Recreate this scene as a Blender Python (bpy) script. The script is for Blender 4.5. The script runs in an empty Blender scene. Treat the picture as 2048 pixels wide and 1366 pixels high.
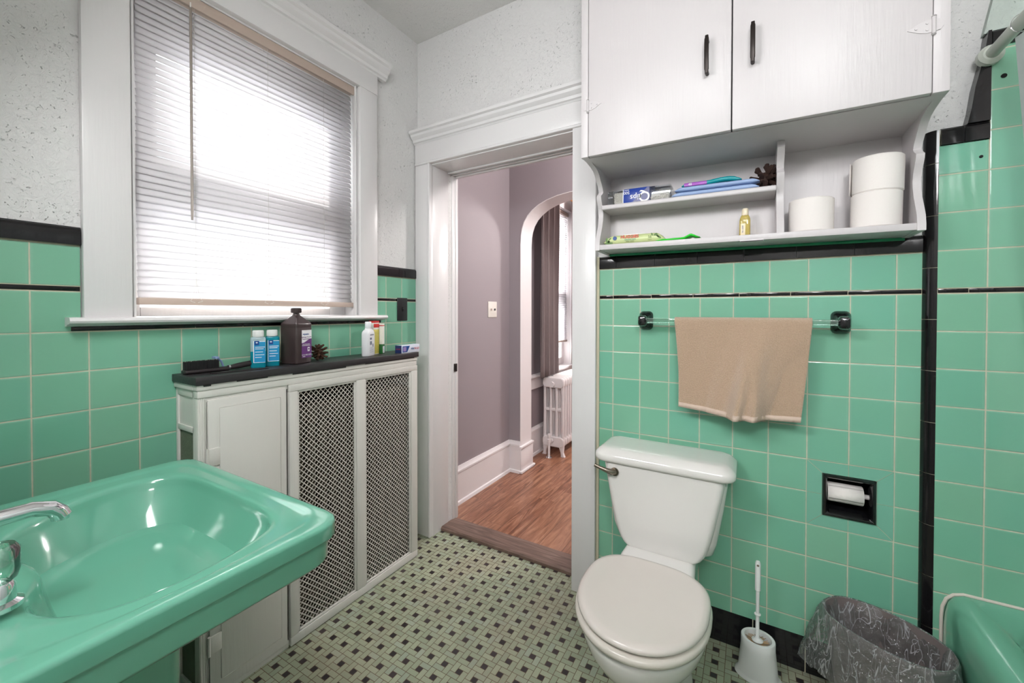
import bpy, bmesh, math, random
from mathutils import Vector, Matrix, Euler
random.seed(7)
C = bpy.context.scene.collection
PI = math.pi
# ------------------------------------------------------------------ camera
YAW, PIT, ROL, F = -0.5445, -0.0125, 0.0007, 830.08
fw = Vector((math.sin(YAW)*math.cos(PIT), math.cos(YAW)*math.cos(PIT), math.sin(PIT)))
rt0 = Vector((math.cos(YAW), -math.sin(YAW), 0)); up0 = rt0.cross(fw)
rt = math.cos(ROL)*rt0 + math.sin(ROL)*up0; up = -math.sin(ROL)*rt0 + math.cos(ROL)*up0
cd = bpy.data.cameras.new('camera'); cam = bpy.data.objects.new('camera', cd); C.objects.link(cam)
M = Matrix((rt, up, -fw)).transposed().to_4x4(); M.translation = Vector((1.5834, -1.7216, 1.2181))
cam.matrix_world = M
cd.sensor_width = 36; cd.lens = F/2048*36; cd.shift_x = (1024-1003.66)/2048; cd.shift_y = (634.43-683)/2048
cd.clip_start = 0.02; cd.clip_end = 60
bpy.context.scene.camera = cam
# ------------------------------------------------------------------ exposure, world, lights
vs = bpy.context.scene.view_settings
vs.view_transform = 'Standard'; vs.look = 'None'; vs.gamma = 1; vs.exposure = 0.60
try: vs.use_curve_mapping = False
except Exception: pass
W = bpy.data.worlds.new('daylight'); bpy.context.scene.world = W; W.use_nodes = True
bg = W.node_tree.nodes['Background']; bg.inputs[0].default_value = (0.86, 0.93, 1.0, 1); bg.inputs[1].default_value = 1.6
def area(name, loc, aim, sx, sy, power, col, spread=180):
    d = bpy.data.lights.new(name, 'AREA'); d.shape = 'RECTANGLE'; d.size = sx; d.size_y = sy
    d.energy = power; d.color = col; d.spread = math.radians(spread)
    o = bpy.data.objects.new(name, d); C.objects.link(o); o.location = loc
    o.rotation_euler = (Vector(aim)-Vector(loc)).to_track_quat('-Z', 'Z').to_euler(); return o
# daylight outside the bathroom window and outside the far window
area('daylight_bath_window', (-2.6, -0.82, 2.2), (0, -0.82, 1.72), 5.0, 4.4, 330, (.97, .98, 1))
area('daylight_far_window', (-1.2, 2.1, 1.9), (0, 1.96, 1.4), 2.2, 2.4, 300, (1, .98, .98))
sd = bpy.data.lights.new('sun', 'SUN'); sd.energy = 6.0; sd.angle = math.radians(.6); sd.color = (1, .95, .86)
so = bpy.data.objects.new('sun', sd); C.objects.link(so); so.location = (-3, 1, 3)
so.rotation_euler = Vector((1, -.467, -.533)).to_track_quat('-Z', 'Z').to_euler()
area('added_back_fill', (1.75, -3.0, 2.52), (1.6, -1.0, .9), 1.3, .36, 24, (.98, .99, 1))  # fill light outside the added back window, out of view
def lamp_light(name, loc, r, power, col):
    d = bpy.data.lights.new(name, 'POINT'); d.energy = power; d.color = col; d.shadow_soft_size = r
    o = bpy.data.objects.new(name, d); C.objects.link(o); o.location = loc; return o

# ------------------------------------------------------------------ node helpers
class NT:
    def __init__(s, name):
        s.mat = bpy.data.materials.new(name); s.mat.use_nodes = True
        s.t = s.mat.node_tree; s.N = s.t.nodes; s.L = s.t.links
        s.b = s.N['Principled BSDF']; s.out = s.N['Material Output']
    def lk(s, a, i):
        if isinstance(a, (int, float)): i.default_value = a
        elif isinstance(a, tuple): i.default_value = a if len(a) == 4 else (*a, 1)
        else: s.L.new(a, i)
    def m(s, op, a, b=None, c=None, clamp=False):
        n = s.N.new('ShaderNodeMath'); n.operation = op; n.use_clamp = clamp
        for k, v in enumerate((a, b, c)):
            if v is not None: s.lk(v, n.inputs[k])
        return n.outputs[0]
    def sstep(s, v, a, b):
        n = s.N.new('ShaderNodeMapRange'); n.interpolation_type = 'SMOOTHSTEP'
        s.lk(v, n.inputs[0]); n.inputs[1].default_value = a; n.inputs[2].default_value = b
        return n.outputs[0]
    def mix(s, f, a, b):
        n = s.N.new('ShaderNodeMix'); n.data_type = 'RGBA'
        s.lk(f, n.inputs[0]); s.lk(a, n.inputs[6]); s.lk(b, n.inputs[7]); return n.outputs[2]
    def pos(s, gen=False):
        n = s.N.new('ShaderNodeTexCoord'); x = s.N.new('ShaderNodeSeparateXYZ')
        s.L.new(n.outputs['Object'], x.inputs[0]); s.P = n.outputs['Object']
        return x.outputs[0], x.outputs[1], x.outputs[2]
    def vec(s, a, b, c=0.0):
        n = s.N.new('ShaderNodeCombineXYZ'); s.lk(a, n.inputs[0]); s.lk(b, n.inputs[1]); s.lk(c, n.inputs[2]); return n.outputs[0]
    def noise(s, v, scale, detail=3, rough=.5, dist=0):
        n = s.N.new('ShaderNodeTexNoise')
        if v is not None: s.L.new(v, n.inputs['Vector'])
        n.inputs['Scale'].default_value = scale; n.inputs['Detail'].default_value = detail
        n.inputs['Roughness'].default_value = rough; n.inputs['Distortion'].default_value = dist
        return n.outputs[0]
    def white(s, v):
        n = s.N.new('ShaderNodeTexWhiteNoise'); n.noise_dimensions = '3D'; s.L.new(v, n.inputs['Vector']); return n.outputs[0]
    def ramp(s, v, stops):
        n = s.N.new('ShaderNodeValToRGB'); s.lk(v, n.inputs[0]); e = n.color_ramp.elements
        while len(e) < len(stops): e.new(.5)
        for k, (p, c) in enumerate(stops): e[k].position = p; e[k].color = (*c, 1)
        return n.outputs[0]
    def bump(s, h, strength=.3, dist=.002):
        n = s.N.new('ShaderNodeBump'); n.inputs['Strength'].default_value = strength; n.inputs['Distance'].default_value = dist
        s.lk(h, n.inputs['Height']); s.L.new(n.outputs[0], s.b.inputs['Normal']); return n
    def set(s, **k):
        for a, v in k.items(): s.lk(v, s.b.inputs[a.replace('_', ' ')])
        return s
def srgb(r, g, b):
    f = lambda c: ((c/255+.055)/1.055)**2.4 if c > 10 else c/255/12.92
    return (f(r), f(g), f(b))
def mat(name, col, rough=.5, metal=0, bump=0, bscale=40, var=0, coat=0, trans=0, ior=1.45, sss=0):
    t = NT(name); t.pos()
    if var:
        n = t.noise(t.P, bscale*.4, 4)
        c2 = tuple(max(0, c*(1-var)) for c in col)
        t.set(Base_Color=t.mix(n, col, c2))
    else: t.set(Base_Color=col)
    t.set(Roughness=rough, Metallic=metal, IOR=ior)
    if coat: t.set(Coat_Weight=coat, Coat_Roughness=.04)
    if trans: t.set(Transmission_Weight=trans)
    if bump: t.bump(t.noise(t.P, bscale, 3), bump)
    return t.mat

def tile_mat(name, axis, u0, v0, P=.1095, base=None, uv_rot=False, amp=1.0, black=False, pv=None):
    t = NT(name); x, y, z = t.pos(); pv = pv or P
    u = t.m('DIVIDE', t.m('SUBTRACT', x if axis == 'x' else y, u0), P)
    v = t.m('DIVIDE', t.m('SUBTRACT', z, v0), pv)
    fu = t.m('FRACT', u); fv = t.m('FRACT', v)
    du = t.m('MULTIPLY', t.m('MINIMUM', fu, t.m('SUBTRACT', 1, fu)), P)
    dv = t.m('MULTIPLY', t.m('MINIMUM', fv, t.m('SUBTRACT', 1, fv)), pv)
    d = t.m('MINIMUM', du, dv)
    wob = t.m('MULTIPLY', t.m('SUBTRACT', t.noise(t.P, 60, 2), .5), .0008)
    d2 = t.m('ADD', d, wob)
    g = t.sstep(d2, .0009, .0019)            # 0 grout, 1 glaze
    idv = t.vec(t.m('FLOOR', u), t.m('FLOOR', v), 3.3 if axis == 'x' else 7.7)
    r = t.white(idv)
    r2 = t.white(t.vec(t.m('FLOOR', v), t.m('FLOOR', u), 1.7))
    if black:
        c = t.mix(r, (.006, .006, .008), (.014, .010, .012))
    else:
        b = base
        A = tuple(b); B = (b[0]*.80, b[1]*.93, b[2]*.92); D = (b[0]*1.22, b[1]*1.0, b[2]*.90)
        c = t.mix(t.m('MULTIPLY', r, amp), A, B); c = t.mix(t.m('MULTIPLY', r2, .6*amp), c, D)
        c = t.mix(t.m('MULTIPLY', t.noise(t.P, 9, 3), .35), c, (b[0]*1.05, b[1]*1.02, b[2]*.84))
        # glaze pooled thinner and paler at the tile edges
        e = t.sstep(d, .0015, .009)
        c = t.mix(t.m('MULTIPLY', t.m('SUBTRACT', 1, e), .28), c, (b[0]*1.7, b[1]*1.12, b[2]*1.15))
    gc = t.mix(t.noise(t.P, 35, 3), srgb(214, 210, 190), srgb(178, 170, 146))
    t.set(Base_Color=t.mix(g, gc, c))
    t.set(Roughness=t.m('ADD', t.m('MULTIPLY', t.m('SUBTRACT', 1, g), .7), .09), IOR=1.5)
    h = t.sstep(d2, 0, .0045)
    tilt = t.m('ADD', t.m('MULTIPLY', t.m('SUBTRACT', r, .5), fu), t.m('MULTIPLY', t.m('SUBTRACT', r2, .5), fv))
    wav = t.m('MULTIPLY', t.noise(t.P, 14, 2), .5)
    t.bump(t.m('ADD', t.m('ADD', h, t.m('MULTIPLY', tilt, .9)), wav), .55, .0016)
    return t.mat

GREEN = srgb(122, 183, 160)
m_tile_left = tile_mat('green_glazed_tile_left', 'y', -1.4384, 1.163, base=GREEN)
m_tile_left_up = tile_mat('green_glazed_tile_left_upper', 'y', -1.4384, 1.2875, base=GREEN)
m_tile_far = tile_mat('green_glazed_tile_far', 'x', 1.084, 1.163, base=GREEN)
m_tile_far_up = tile_mat('green_glazed_tile_far_upper', 'x', 1.084, 1.2875, base=GREEN)
m_tile_tub = tile_mat('green_glazed_tile_tub', 'x', 2.143, 1.163, base=GREEN)
m_tile_tub_up = tile_mat('green_glazed_tile_tub_upper', 'x', 2.143, 1.2875, base=GREEN)
m_base_black = tile_mat('black_base_tile', 'x', 1.59, -.02, P=.152, pv=.5, black=True)
m_grout = mat('grout', srgb(190, 184, 160), .8, bump=.3, bscale=300)
m_black_tile = mat('black_glazed_tile', (.008, .007, .008), .09, bump=.12, bscale=30)

def paint(name, col, rough=.35, grain='z', amt=.25):
    t = NT(name); x, y, z = t.pos()
    s = {'z': (90, 90, 6), 'x': (6, 90, 90), 'y': (90, 6, 90), 'n': (60, 60, 60)}[grain]
    mp = t.N.new('ShaderNodeMapping'); mp.inputs['Scale'].default_value = s; t.L.new(t.P, mp.inputs[0])
    n = t.noise(mp.outputs[0], 1.5, 4)
    d = t.noise(t.P, 3.5, 5)
    c = t.mix(t.m('MULTIPLY', d, .25), col, tuple(k*.84 for k in col))
    t.set(Base_Color=c, Roughness=rough); t.bump(n, amt, .002); return t.mat
WHITE = srgb(224, 222, 222)
m_paint = paint('white_trim_paint', WHITE, .30)
m_paint_h = paint('white_trim_paint_horizontal', WHITE, .30, 'n')
m_cab = paint('white_cabinet_paint', srgb(203, 198, 199), .38, 'z', .35)
m_cover = paint('radiator_cover_paint', srgb(214, 212, 206), .38, 'z', .3)
m_black_paint = paint('black_shelf_paint', srgb(46, 43, 45), .42, 'y', .4)

def plaster(name, col, speck=.45, scale=1.0, strength=.95):
    t = NT(name); t.pos()
    mp = t.N.new('ShaderNodeMapping'); mp.inputs['Scale'].default_value = (1, 1, 1); t.L.new(t.P, mp.inputs[0])
    a = t.noise(mp.outputs[0], 55*scale, 5, .6, .8)
    vo = t.N.new('ShaderNodeTexVoronoi'); t.L.new(t.P, vo.inputs['Vector']); vo.inputs['Scale'].default_value = 38*scale
    pit = t.sstep(t.noise(t.P, 120*scale, 3, .6, .8), .30, .36)
    area_ = t.sstep(t.noise(t.P, 6, 4), .36, .62)
    pits = t.m('SUBTRACT', 1, t.m('MULTIPLY', t.m('SUBTRACT', 1, pit), area_))
    c = t.mix(t.m('MULTIPLY', t.m('SUBTRACT', 1, pits), speck), col, tuple(k*.28 for k in col))
    c = t.mix(t.m('MULTIPLY', t.noise(t.P, 2.2, 3), .2), c, tuple(k*.85 for k in col))
    t.set(Base_Color=c, Roughness=.75)
    t.bump(t.m('ADD', t.m('MULTIPLY', a, .8), t.m('MULTIPLY', pits, .9)), strength, .006); return t.mat
m_plaster = plaster('white_textured_plaster', srgb(222, 221, 220))
m_plaster_ceiling = plaster('ceiling_plaster', srgb(228, 226, 224), .2)
m_plaster_tub = plaster('tub_wall_plaster', srgb(196, 206, 199), .25)
m_hall_wall = mat('hall_lavender_grey_wall_paint', srgb(158, 148, 152), .6, bump=.1, bscale=250)
m_hall_ceiling = mat('hall_ceiling_paint', srgb(225, 222, 220), .7)
m_hall_trim = paint('hall_trim_paint', srgb(235, 230, 231), .35, 'n', .1)

def mosaic():
    t = NT('green_black_pinwheel_mosaic'); x, y, z = t.pos()
    P = .0617; U = P/3
    ca, sa = math.cos(.006), math.sin(.006)
    xr = t.m('ADD', t.m('MULTIPLY', x, ca), t.m('MULTIPLY', y, sa)); yr = t.m('SUBTRACT', t.m('MULTIPLY', y, ca), t.m('MULTIPLY', x, sa))
    u = t.m('DIVIDE', t.m('SUBTRACT', xr, .7367-1.5*U), U); v = t.m('DIVIDE', t.m('SUBTRACT', yr, -.5504-1.5*U), U*.992)
    cu = t.m('FLOOR', u); cv = t.m('FLOOR', v)
    iu = t.m('FLOORED_MODULO', cu, 3); iv = t.m('FLOORED_MODULO', cv, 3)
    fu = t.m('FRACT', u); fv = t.m('FRACT', v)
    eq = lambda a, k: t.m('COMPARE', a, k, .1)
    AND = lambda *a: a[0] if len(a) == 1 else t.m('MULTIPLY', a[0], AND(*a[1:]))
    hi_u = t.m('GREATER_THAN', fu, .5); hi_v = t.m('GREATER_THAN', fv, .5)
    ru = t.m('FLOORED_MODULO', t.m('ADD', cu, hi_u), 3); rv = t.m('FLOORED_MODULO', t.m('ADD', cv, hi_v), 3)
    du = t.m('MINIMUM', fu, t.m('SUBTRACT', 1, fu)); dv = t.m('MINIMUM', fv, t.m('SUBTRACT', 1, fv))
    rem_u = t.m('ADD', AND(eq(ru, 2), eq(iv, 2)), AND(eq(ru, 1), eq(iv, 0)))
    rem_v = t.m('ADD', AND(eq(rv, 1), eq(iu, 2)), AND(eq(rv, 2), eq(iu, 0)))
    du = t.m('ADD', du, rem_u); dv = t.m('ADD', dv, rem_v)
    d = t.m('MINIMUM', du, dv)
    g = t.sstep(d, .028, .062)
    dot = AND(eq(iu, 1), eq(iv, 1))
    typ = t.m('ADD', t.m('MULTIPLY', t.m('ADD', eq(iv, 2), 0), t.m('GREATER_THAN', iu, .5)), t.m('MULTIPLY', AND(eq(iu, 2), t.m('LESS_THAN', iv, 1.5)), 2.0))
    typ = t.m('ADD', typ, t.m('MULTIPLY', AND(eq(iv, 0), t.m('LESS_THAN', iu, 1.5)), 3.0))
    idv = t.vec(t.m('FLOOR', t.m('DIVIDE', cu, 3)), t.m('FLOOR', t.m('DIVIDE', cv, 3)), typ)
    r = t.white(idv)
    c = t.mix(r, srgb(168, 176, 150), srgb(146, 156, 132))
    blu = t.sstep(t.white(t.vec(t.m('FLOOR', t.m('DIVIDE', cv, 3)), t.m('FLOOR', t.m('DIVIDE', cu, 3)), typ)), .75, .95)
    c = t.mix(t.m('MULTIPLY', blu, .5), c, srgb(166, 178, 164))
    dirt = t.sstep(t.noise(t.P, 3.2, 4), .45, .68)
    c = t.mix(t.m('MULTIPLY', dirt, .45), c, srgb(160, 150, 130))
    c = t.mix(t.m('MULTIPLY', t.sstep(t.noise(t.P, 240, 2), .5, .75), .12), c, srgb(95, 100, 85))
    blk = t.mix(r, srgb(38, 33, 36), srgb(58, 50, 52))
    c = t.mix(dot, c, blk)
    gr = t.mix(t.noise(t.P, 12, 3), srgb(124, 98, 78), srgb(78, 66, 54))
    c = t.mix(g, gr, c)
    t.set(Base_Color=c, Roughness=t.m('ADD', .38, t.m('MULTIPLY', t.m('SUBTRACT', 1, g), .4)))
    t.bump(t.m('ADD', g, t.m('MULTIPLY', r, .3)), .4, .0008); return t.mat
m_floor = mosaic()

def wood(name, c1, c2, c3, plank=.128, axis='y', rough=.3, planks=True):
    t = NT(name); x, y, z = t.pos()
    a, l = (x, y) if axis == 'y' else (y, x)
    pid = t.m('FLOOR', t.m('DIVIDE', a, plank)) if planks else 0.0
    r = t.white(t.vec(pid, 4.2, 1.0)) if planks else 0.3
    off = t.m('MULTIPLY', r, 7.3)
    lv = t.m('ADD', l, off)
    sid = t.m('FLOOR', t.m('DIVIDE', lv, 1.1))
    r2 = t.white(t.vec(pid, sid, 2.0))
    v = t.vec(t.m('MULTIPLY', a, 20), t.m('ADD', t.m('MULTIPLY', lv, 2.0), t.m('MULTIPLY', r2, 11)), 0.0)
    n = t.noise(v, 1.5, 6, .62, 1.6)
    n2 = t.noise(t.vec(t.m('MULTIPLY', a, 150), t.m('MULTIPLY', lv, 4), 0.0), 1.2, 3)
    c = t.ramp(n, [(.34, c1), (.5, c2), (.66, c3)])
    c = t.mix(t.m('MULTIPLY', n2, .35), c, tuple(k*.55 for k in c2))
    c = t.mix(t.m('MULTIPLY', t.m('SUBTRACT', r2, .4), .5, clamp=True), c, c3)
    if planks:
        fa = t.m('FRACT', t.m('DIVIDE', a, plank)); fl = t.m('FRACT', t.m('DIVIDE', lv, 1.1))
        d = t.m('MINIMUM', t.m('MULTIPLY', t.m('MINIMUM', fa, t.m('SUBTRACT', 1, fa)), plank), t.m('MULTIPLY', fl, 1.1))
        g = t.sstep(d, .0004, .0014); c = t.mix(g, tuple(k*.25 for k in c1), c)
    t.set(Base_Color=c, Roughness=rough); t.bump(n2, .12, .001); return t.mat
m_wood = wood('red_brown_laminate', srgb(98, 60, 44), srgb(148, 98, 74), srgb(184, 136, 108))
m_thresh = wood('worn_threshold_wood', srgb(78, 60, 54), srgb(116, 92, 82), srgb(146, 124, 112), axis='x', rough=.5, planks=False)

def ceramic(name, col, rough=.11, var=.05, coat=.5):
    t = NT(name); t.pos(); n = t.noise(t.P, 5, 3)
    t.set(Base_Color=t.mix(n, col, tuple(k*(1-var) for k in col)), Roughness=rough, Coat_Weight=coat, Coat_Roughness=.06, IOR=1.5)
    t.bump(t.noise(t.P, 9, 2), .12, .004); return t.mat
m_sink = ceramic('green_porcelain', srgb(105, 171, 147))
m_tub = ceramic('green_enamel', srgb(118, 182, 156), .12)
m_toilet = ceramic('white_vitreous_china', srgb(226, 223, 219), .09, .03)
m_seat = ceramic('white_seat_enamel', srgb(222, 214, 207), .22, .05, .2)
m_seat2 = ceramic('cream_seat_enamel', srgb(214, 208, 198), .22, .05, .2)
m_chrome = mat('chrome', (.85, .85, .87), .07, 1)
m_nickel = mat('brushed_nickel', srgb(150, 140, 128), .28, 1)
m_wplastic = mat('white_plastic', srgb(224, 226, 224), .35)
m_black_plastic = mat('black_plastic', (.018, .018, .02), .35, bump=.1, bscale=200)
m_black_gloss = mat('black_ceramic', (.006, .006, .007), .06, coat=.5)
m_dark_hole = mat('dark_recess', (.01, .01, .01), .9)
m_paper = mat('tissue_paper', srgb(232, 226, 222), .95, bump=.25, bscale=180)
m_hot = {}

def seethrough(name, tint=(1, 1, 1), alpha=.1, rough=.02, gcol=(1, 1, 1), diff=None, dmix=0., bump=0, bscale=30, emix=None, crease_glints=False):
    """thin clear sheet: transparent with a fresnel gloss, optional diffuse haze"""
    t = NT(name); t.pos(); t.N.remove(t.b)
    tr = t.N.new('ShaderNodeBsdfTransparent'); tr.inputs[0].default_value = (*tint, 1)
    gl = t.N.new('ShaderNodeBsdfGlossy'); gl.inputs['Roughness'].default_value = rough; gl.inputs[0].default_value = (*gcol, 1)
    fr = t.N.new('ShaderNodeFresnel'); fr.inputs[0].default_value = 1.5
    mx = t.N.new('ShaderNodeMixShader')
    f = t.m('ADD', fr.outputs[0], alpha, clamp=True); t.L.new(f, mx.inputs[0]); t.L.new(tr.outputs[0], mx.inputs[1]); t.L.new(gl.outputs[0], mx.inputs[2])
    o = mx.outputs[0]
    if diff:
        df = t.N.new('ShaderNodeBsdfDiffuse'); df.inputs[0].default_value = (*diff, 1)
        tl = t.N.new('ShaderNodeBsdfTranslucent'); tl.inputs[0].default_value = (*diff, 1)
        ad = t.N.new('ShaderNodeMixShader'); ad.inputs[0].default_value = .4
        t.L.new(df.outputs[0], ad.inputs[1]); t.L.new(tl.outputs[0], ad.inputs[2])
        m2 = t.N.new('ShaderNodeMixShader')
        if crease_glints:  # crease highlights painted in as pale diffuse streaks
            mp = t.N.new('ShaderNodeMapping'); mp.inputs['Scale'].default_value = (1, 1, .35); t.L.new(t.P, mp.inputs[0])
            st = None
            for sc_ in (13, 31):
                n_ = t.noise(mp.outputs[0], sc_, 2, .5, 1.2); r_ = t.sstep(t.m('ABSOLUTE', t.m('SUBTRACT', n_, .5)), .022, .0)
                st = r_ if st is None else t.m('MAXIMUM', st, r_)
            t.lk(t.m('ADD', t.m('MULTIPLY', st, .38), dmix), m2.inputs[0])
        elif emix: t.lk(t.m('MULTIPLY', t.sstep(t.noise(t.P, emix, 4, .6, 1.5), .4, .7), dmix*2), m2.inputs[0])
        else: m2.inputs[0].default_value = dmix
        t.L.new(o, m2.inputs[1]); t.L.new(ad.outputs[0], m2.inputs[2]); o = m2.outputs[0]
    if bump:
        b = t.N.new('ShaderNodeBump'); b.inputs['Strength'].default_value = bump; b.inputs['Distance'].default_value = .01
        t.L.new(t.noise(t.P, bscale, 4, .6, 2), b.inputs['Height']); t.L.new(b.outputs[0], gl.inputs['Normal']); t.L.new(b.outputs[0], fr.inputs['Normal'])
    t.L.new(o, t.out.inputs[0]); return t.mat
m_pane = seethrough('window_glass', (.97, .98, .98), .02)
m_bag = seethrough('clear_bin_liner_film', (.95, .96, .96), .07, .12, diff=(.86, .86, .88), dmix=.10, bump=1.0, bscale=30, crease_glints=True)
m_clearbox = seethrough('clear_box_plastic', (.94, .965, .985), .06, .05)
m_glassrod = seethrough('glass_rod', (.72, .86, .80), .16, .03)
m_shower = seethrough('shower_curtain_film', (.9, .95, .95), .06, .2, diff=(.78, .84, .84), dmix=.62)
def translucent(name, col, mixf=.5, rough=.4, bump=0):
    t = NT(name); t.pos(); t.set(Base_Color=col, Roughness=rough)
    tl = t.N.new('ShaderNodeBsdfTranslucent'); tl.inputs[0].default_value = (*col, 1)
    mx = t.N.new('ShaderNodeMixShader'); mx.inputs[0].default_value = mixf
    t.L.new(t.b.outputs[0], mx.inputs[1]); t.L.new(tl.outputs[0], mx.inputs[2]); t.L.new(mx.outputs[0], t.out.inputs[0])
    if bump: t.bump(t.noise(t.P, 120, 2), bump)
    return t.mat
m_slat = translucent('white_vinyl_slat', srgb(245, 243, 245), .42)
m_rail = mat('beige_vinyl_rail', srgb(188, 170, 158), .45)
m_cord = mat('white_cord', srgb(225, 222, 218), .7)
m_wand = mat('grey_plastic_wand', srgb(150, 140, 132), .2)

# ------------------------------------------------------------------ mesh helpers
def finish(me, sharp=38):
    bm = bmesh.new(); bm.from_mesh(me)
    bmesh.ops.recalc_face_normals(bm, faces=bm.faces)
    th = math.radians(sharp)
    for f in bm.faces: f.smooth = True
    for e in bm.edges:
        if len(e.link_faces) == 2:
            if e.calc_face_angle(0) > th: e.smooth = False
    bm.to_mesh(me); bm.free()
def rootloc(p): return Vector(p.location) if p is not None else Vector((0, 0, 0))
class MB:
    def __init__(s): s.bm = bmesh.new()
    def add(s, verts, faces, M=None):
        vs = [s.bm.verts.new(M @ Vector(v) if M is not None else v) for v in verts]
        for f in faces:
            try: s.bm.faces.new([vs[i] for i in f])
            except ValueError: pass
        return vs
    def box(s, x0, x1, y0, y1, z0, z1, bev=0, seg=2, M=None):
        b = bmesh.new()
        bmesh.ops.create_cube(b, size=1)
        for v in b.verts:
            v.co = Vector((x0+(v.co.x+.5)*(x1-x0), y0+(v.co.y+.5)*(y1-y0), z0+(v.co.z+.5)*(z1-z0)))
        if bev: bmesh.ops.bevel(b, geom=b.edges[:], offset=bev, segments=seg, profile=.5, affect='EDGES')
        s.merge(b, M); return s
    def merge(s, b, M=None):
        b.verts.ensure_lookup_table(); b.verts.index_update()
        s.add([v.co.copy() for v in b.verts], [[v.index for v in f.verts] for f in b.faces], M); b.free()
    def loft(s, rings, cap0=True, cap1=True, M=None, closed=True):
        n = len(rings[0]); V = [p for r in rings for p in r]; Fc = []
        for k in range(len(rings)-1):
            for i in range(n if closed else n-1):
                j = (i+1) % n; Fc.append((k*n+i, k*n+j, (k+1)*n+j, (k+1)*n+i))
        if cap0: Fc.append(tuple(range(n))[::-1])
        if cap1: Fc.append(tuple((len(rings)-1)*n+i for i in range(n)))
        s.add(V, Fc, M); return s
    def lathe(s, prof, c=(0, 0, 0), n=24, axis='z', M=None, caps=True):
        R = []
        for r, h in prof:
            ring = []
            for i in range(n):
                a = 2*PI*i/n; p = (r*math.cos(a), r*math.sin(a), h)
                if axis == 'x': p = (p[2], p[0], p[1])
                if axis == 'y': p = (p[0], p[2], p[1])
                ring.append(Vector(c)+Vector(p))
            R.append(ring)
        return s.loft(R, caps, caps, M)
    def tube(s, pts, r, n=10, M=None, caps=True):
        pts = [Vector(p) for p in pts]; R = []; prev = None
        for k, p in enumerate(pts):
            d = (pts[min(k+1, len(pts)-1)]-pts[max(k-1, 0)]).normalized()
            if prev is None:
                a = Vector((0, 0, 1)) if abs(d.z) < .9 else Vector((1, 0, 0)); e1 = d.cross(a).normalized()
            else: e1 = (prev - d*prev.dot(d)).normalized()
            prev = e1; e2 = d.cross(e1); rr = r[k] if isinstance(r, (list, tuple)) else r
            R.append([p+rr*(math.cos(2*PI*i/n)*e1+math.sin(2*PI*i/n)*e2) for i in range(n)])
        return s.loft(R, caps, caps, M)
    def prism(s, prof, a0, a1, axis='x', M=None):
        """closed 2-D profile extruded along an axis; prof in the two other axes in order"""
        def P(u, v, a): return {'x': (a, u, v), 'y': (u, a, v), 'z': (u, v, a)}[axis]
        return s.loft([[Vector(P(u, v, a0)) for u, v in prof], [Vector(P(u, v, a1)) for u, v in prof]], True, True, M)
    def build(s, name, m, parent=None, world=True, sharp=38, solid=0):
        me = bpy.data.meshes.new(name)
        if parent is not None and world:
            off = rootloc(parent)
            for v in s.bm.verts: v.co -= off
        s.bm.to_mesh(me); s.bm.free(); me.materials.append(m); finish(me, sharp)
        o = bpy.data.objects.new(name, me); C.objects.link(o)
        if parent is not None: o.parent = parent
        if solid:
            md = o.modifiers.new('thickness', 'SOLIDIFY'); md.thickness = solid; md.offset = 0
        return o
def tag(o, label=None, cat=None, group=None, kind=None):
    if label: o['label'] = label
    if cat: o['category'] = cat
    if group: o['group'] = group
    if kind: o['kind'] = kind
    return o
def empty(name, loc, label=None, cat=None, group=None, kind=None, rz=0):
    o = bpy.data.objects.new(name, None); C.objects.link(o); o.location = loc; o.rotation_euler = (0, 0, rz)
    o.empty_display_size = .05
    return tag(o, label, cat, group, kind)
def struct(name, mb, m, parent=None, **k):
    o = mb.build(name, m, parent, **k)
    if parent is None: o['kind'] = 'structure'
    return o
def copy_tree(o, parent=None):
    c = o.copy(); C.objects.link(c)
    if parent is not None: c.parent = parent
    for ch in list(o.children): copy_tree(ch, c)
    return c
def text(name, s, size, loc, xd, ud, m, parent, sx=1.0, align='CENTER', local=False, depth=.0003, bold=0.0):
    cu = bpy.data.curves.new('t', 'FONT'); cu.body = s; cu.size = size; cu.align_x = align; cu.align_y = 'CENTER'; cu.extrude = depth; cu.offset = bold*size
    cu.resolution_u = 3
    t = bpy.data.objects.new('t', cu); C.objects.link(t)
    dg = bpy.context.evaluated_depsgraph_get(); dg.update()
    me = bpy.data.meshes.new_from_object(t.evaluated_get(dg)); bpy.data.objects.remove(t); bpy.data.curves.remove(cu)
    X = Vector(xd).normalized(); U = Vector(ud).normalized(); Nn = X.cross(U)
    off = Vector((0, 0, 0)) if (parent is None or local) else rootloc(parent)
    for v in me.vertices: v.co = Vector(loc)-off + X*v.co.x*sx + U*v.co.y + Nn*v.co.z
    me.name = name; me.materials.clear(); me.materials.append(m)
    o = bpy.data.objects.new(name, me); C.objects.link(o)
    if parent is not None: o.parent = parent
    return o
def rrect(cx, cy, hx, hy, r, n=6):
    pts = []
    for qx, qy, a0 in ((1, 1, 0), (-1, 1, 90), (-1, -1, 180), (1, -1, 270)):
        for i in range(n+1):
            a = math.radians(a0+90*i/n); pts.append((cx+qx*(hx-r)+r*math.cos(a), cy+qy*(hy-r)+r*math.sin(a)))
    return pts
def ring(pts, z): return [Vector((x, y, z)) for x, y in pts]
def sup(cx, cy, rx, ry, n=2.0, N=48, rot=0, front=None):
    out = []
    for i in range(N):
        a = 2*PI*i/N; c, s_ = math.cos(a), math.sin(a)
        x = rx*math.copysign(abs(c)**(2/n), c); y = ry*math.copysign(abs(s_)**(2/n), s_)
        if rot: x, y = x*math.cos(rot)-y*math.sin(rot), x*math.sin(rot)+y*math.cos(rot)
        out.append((cx+x, cy+y))
    return out
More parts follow.
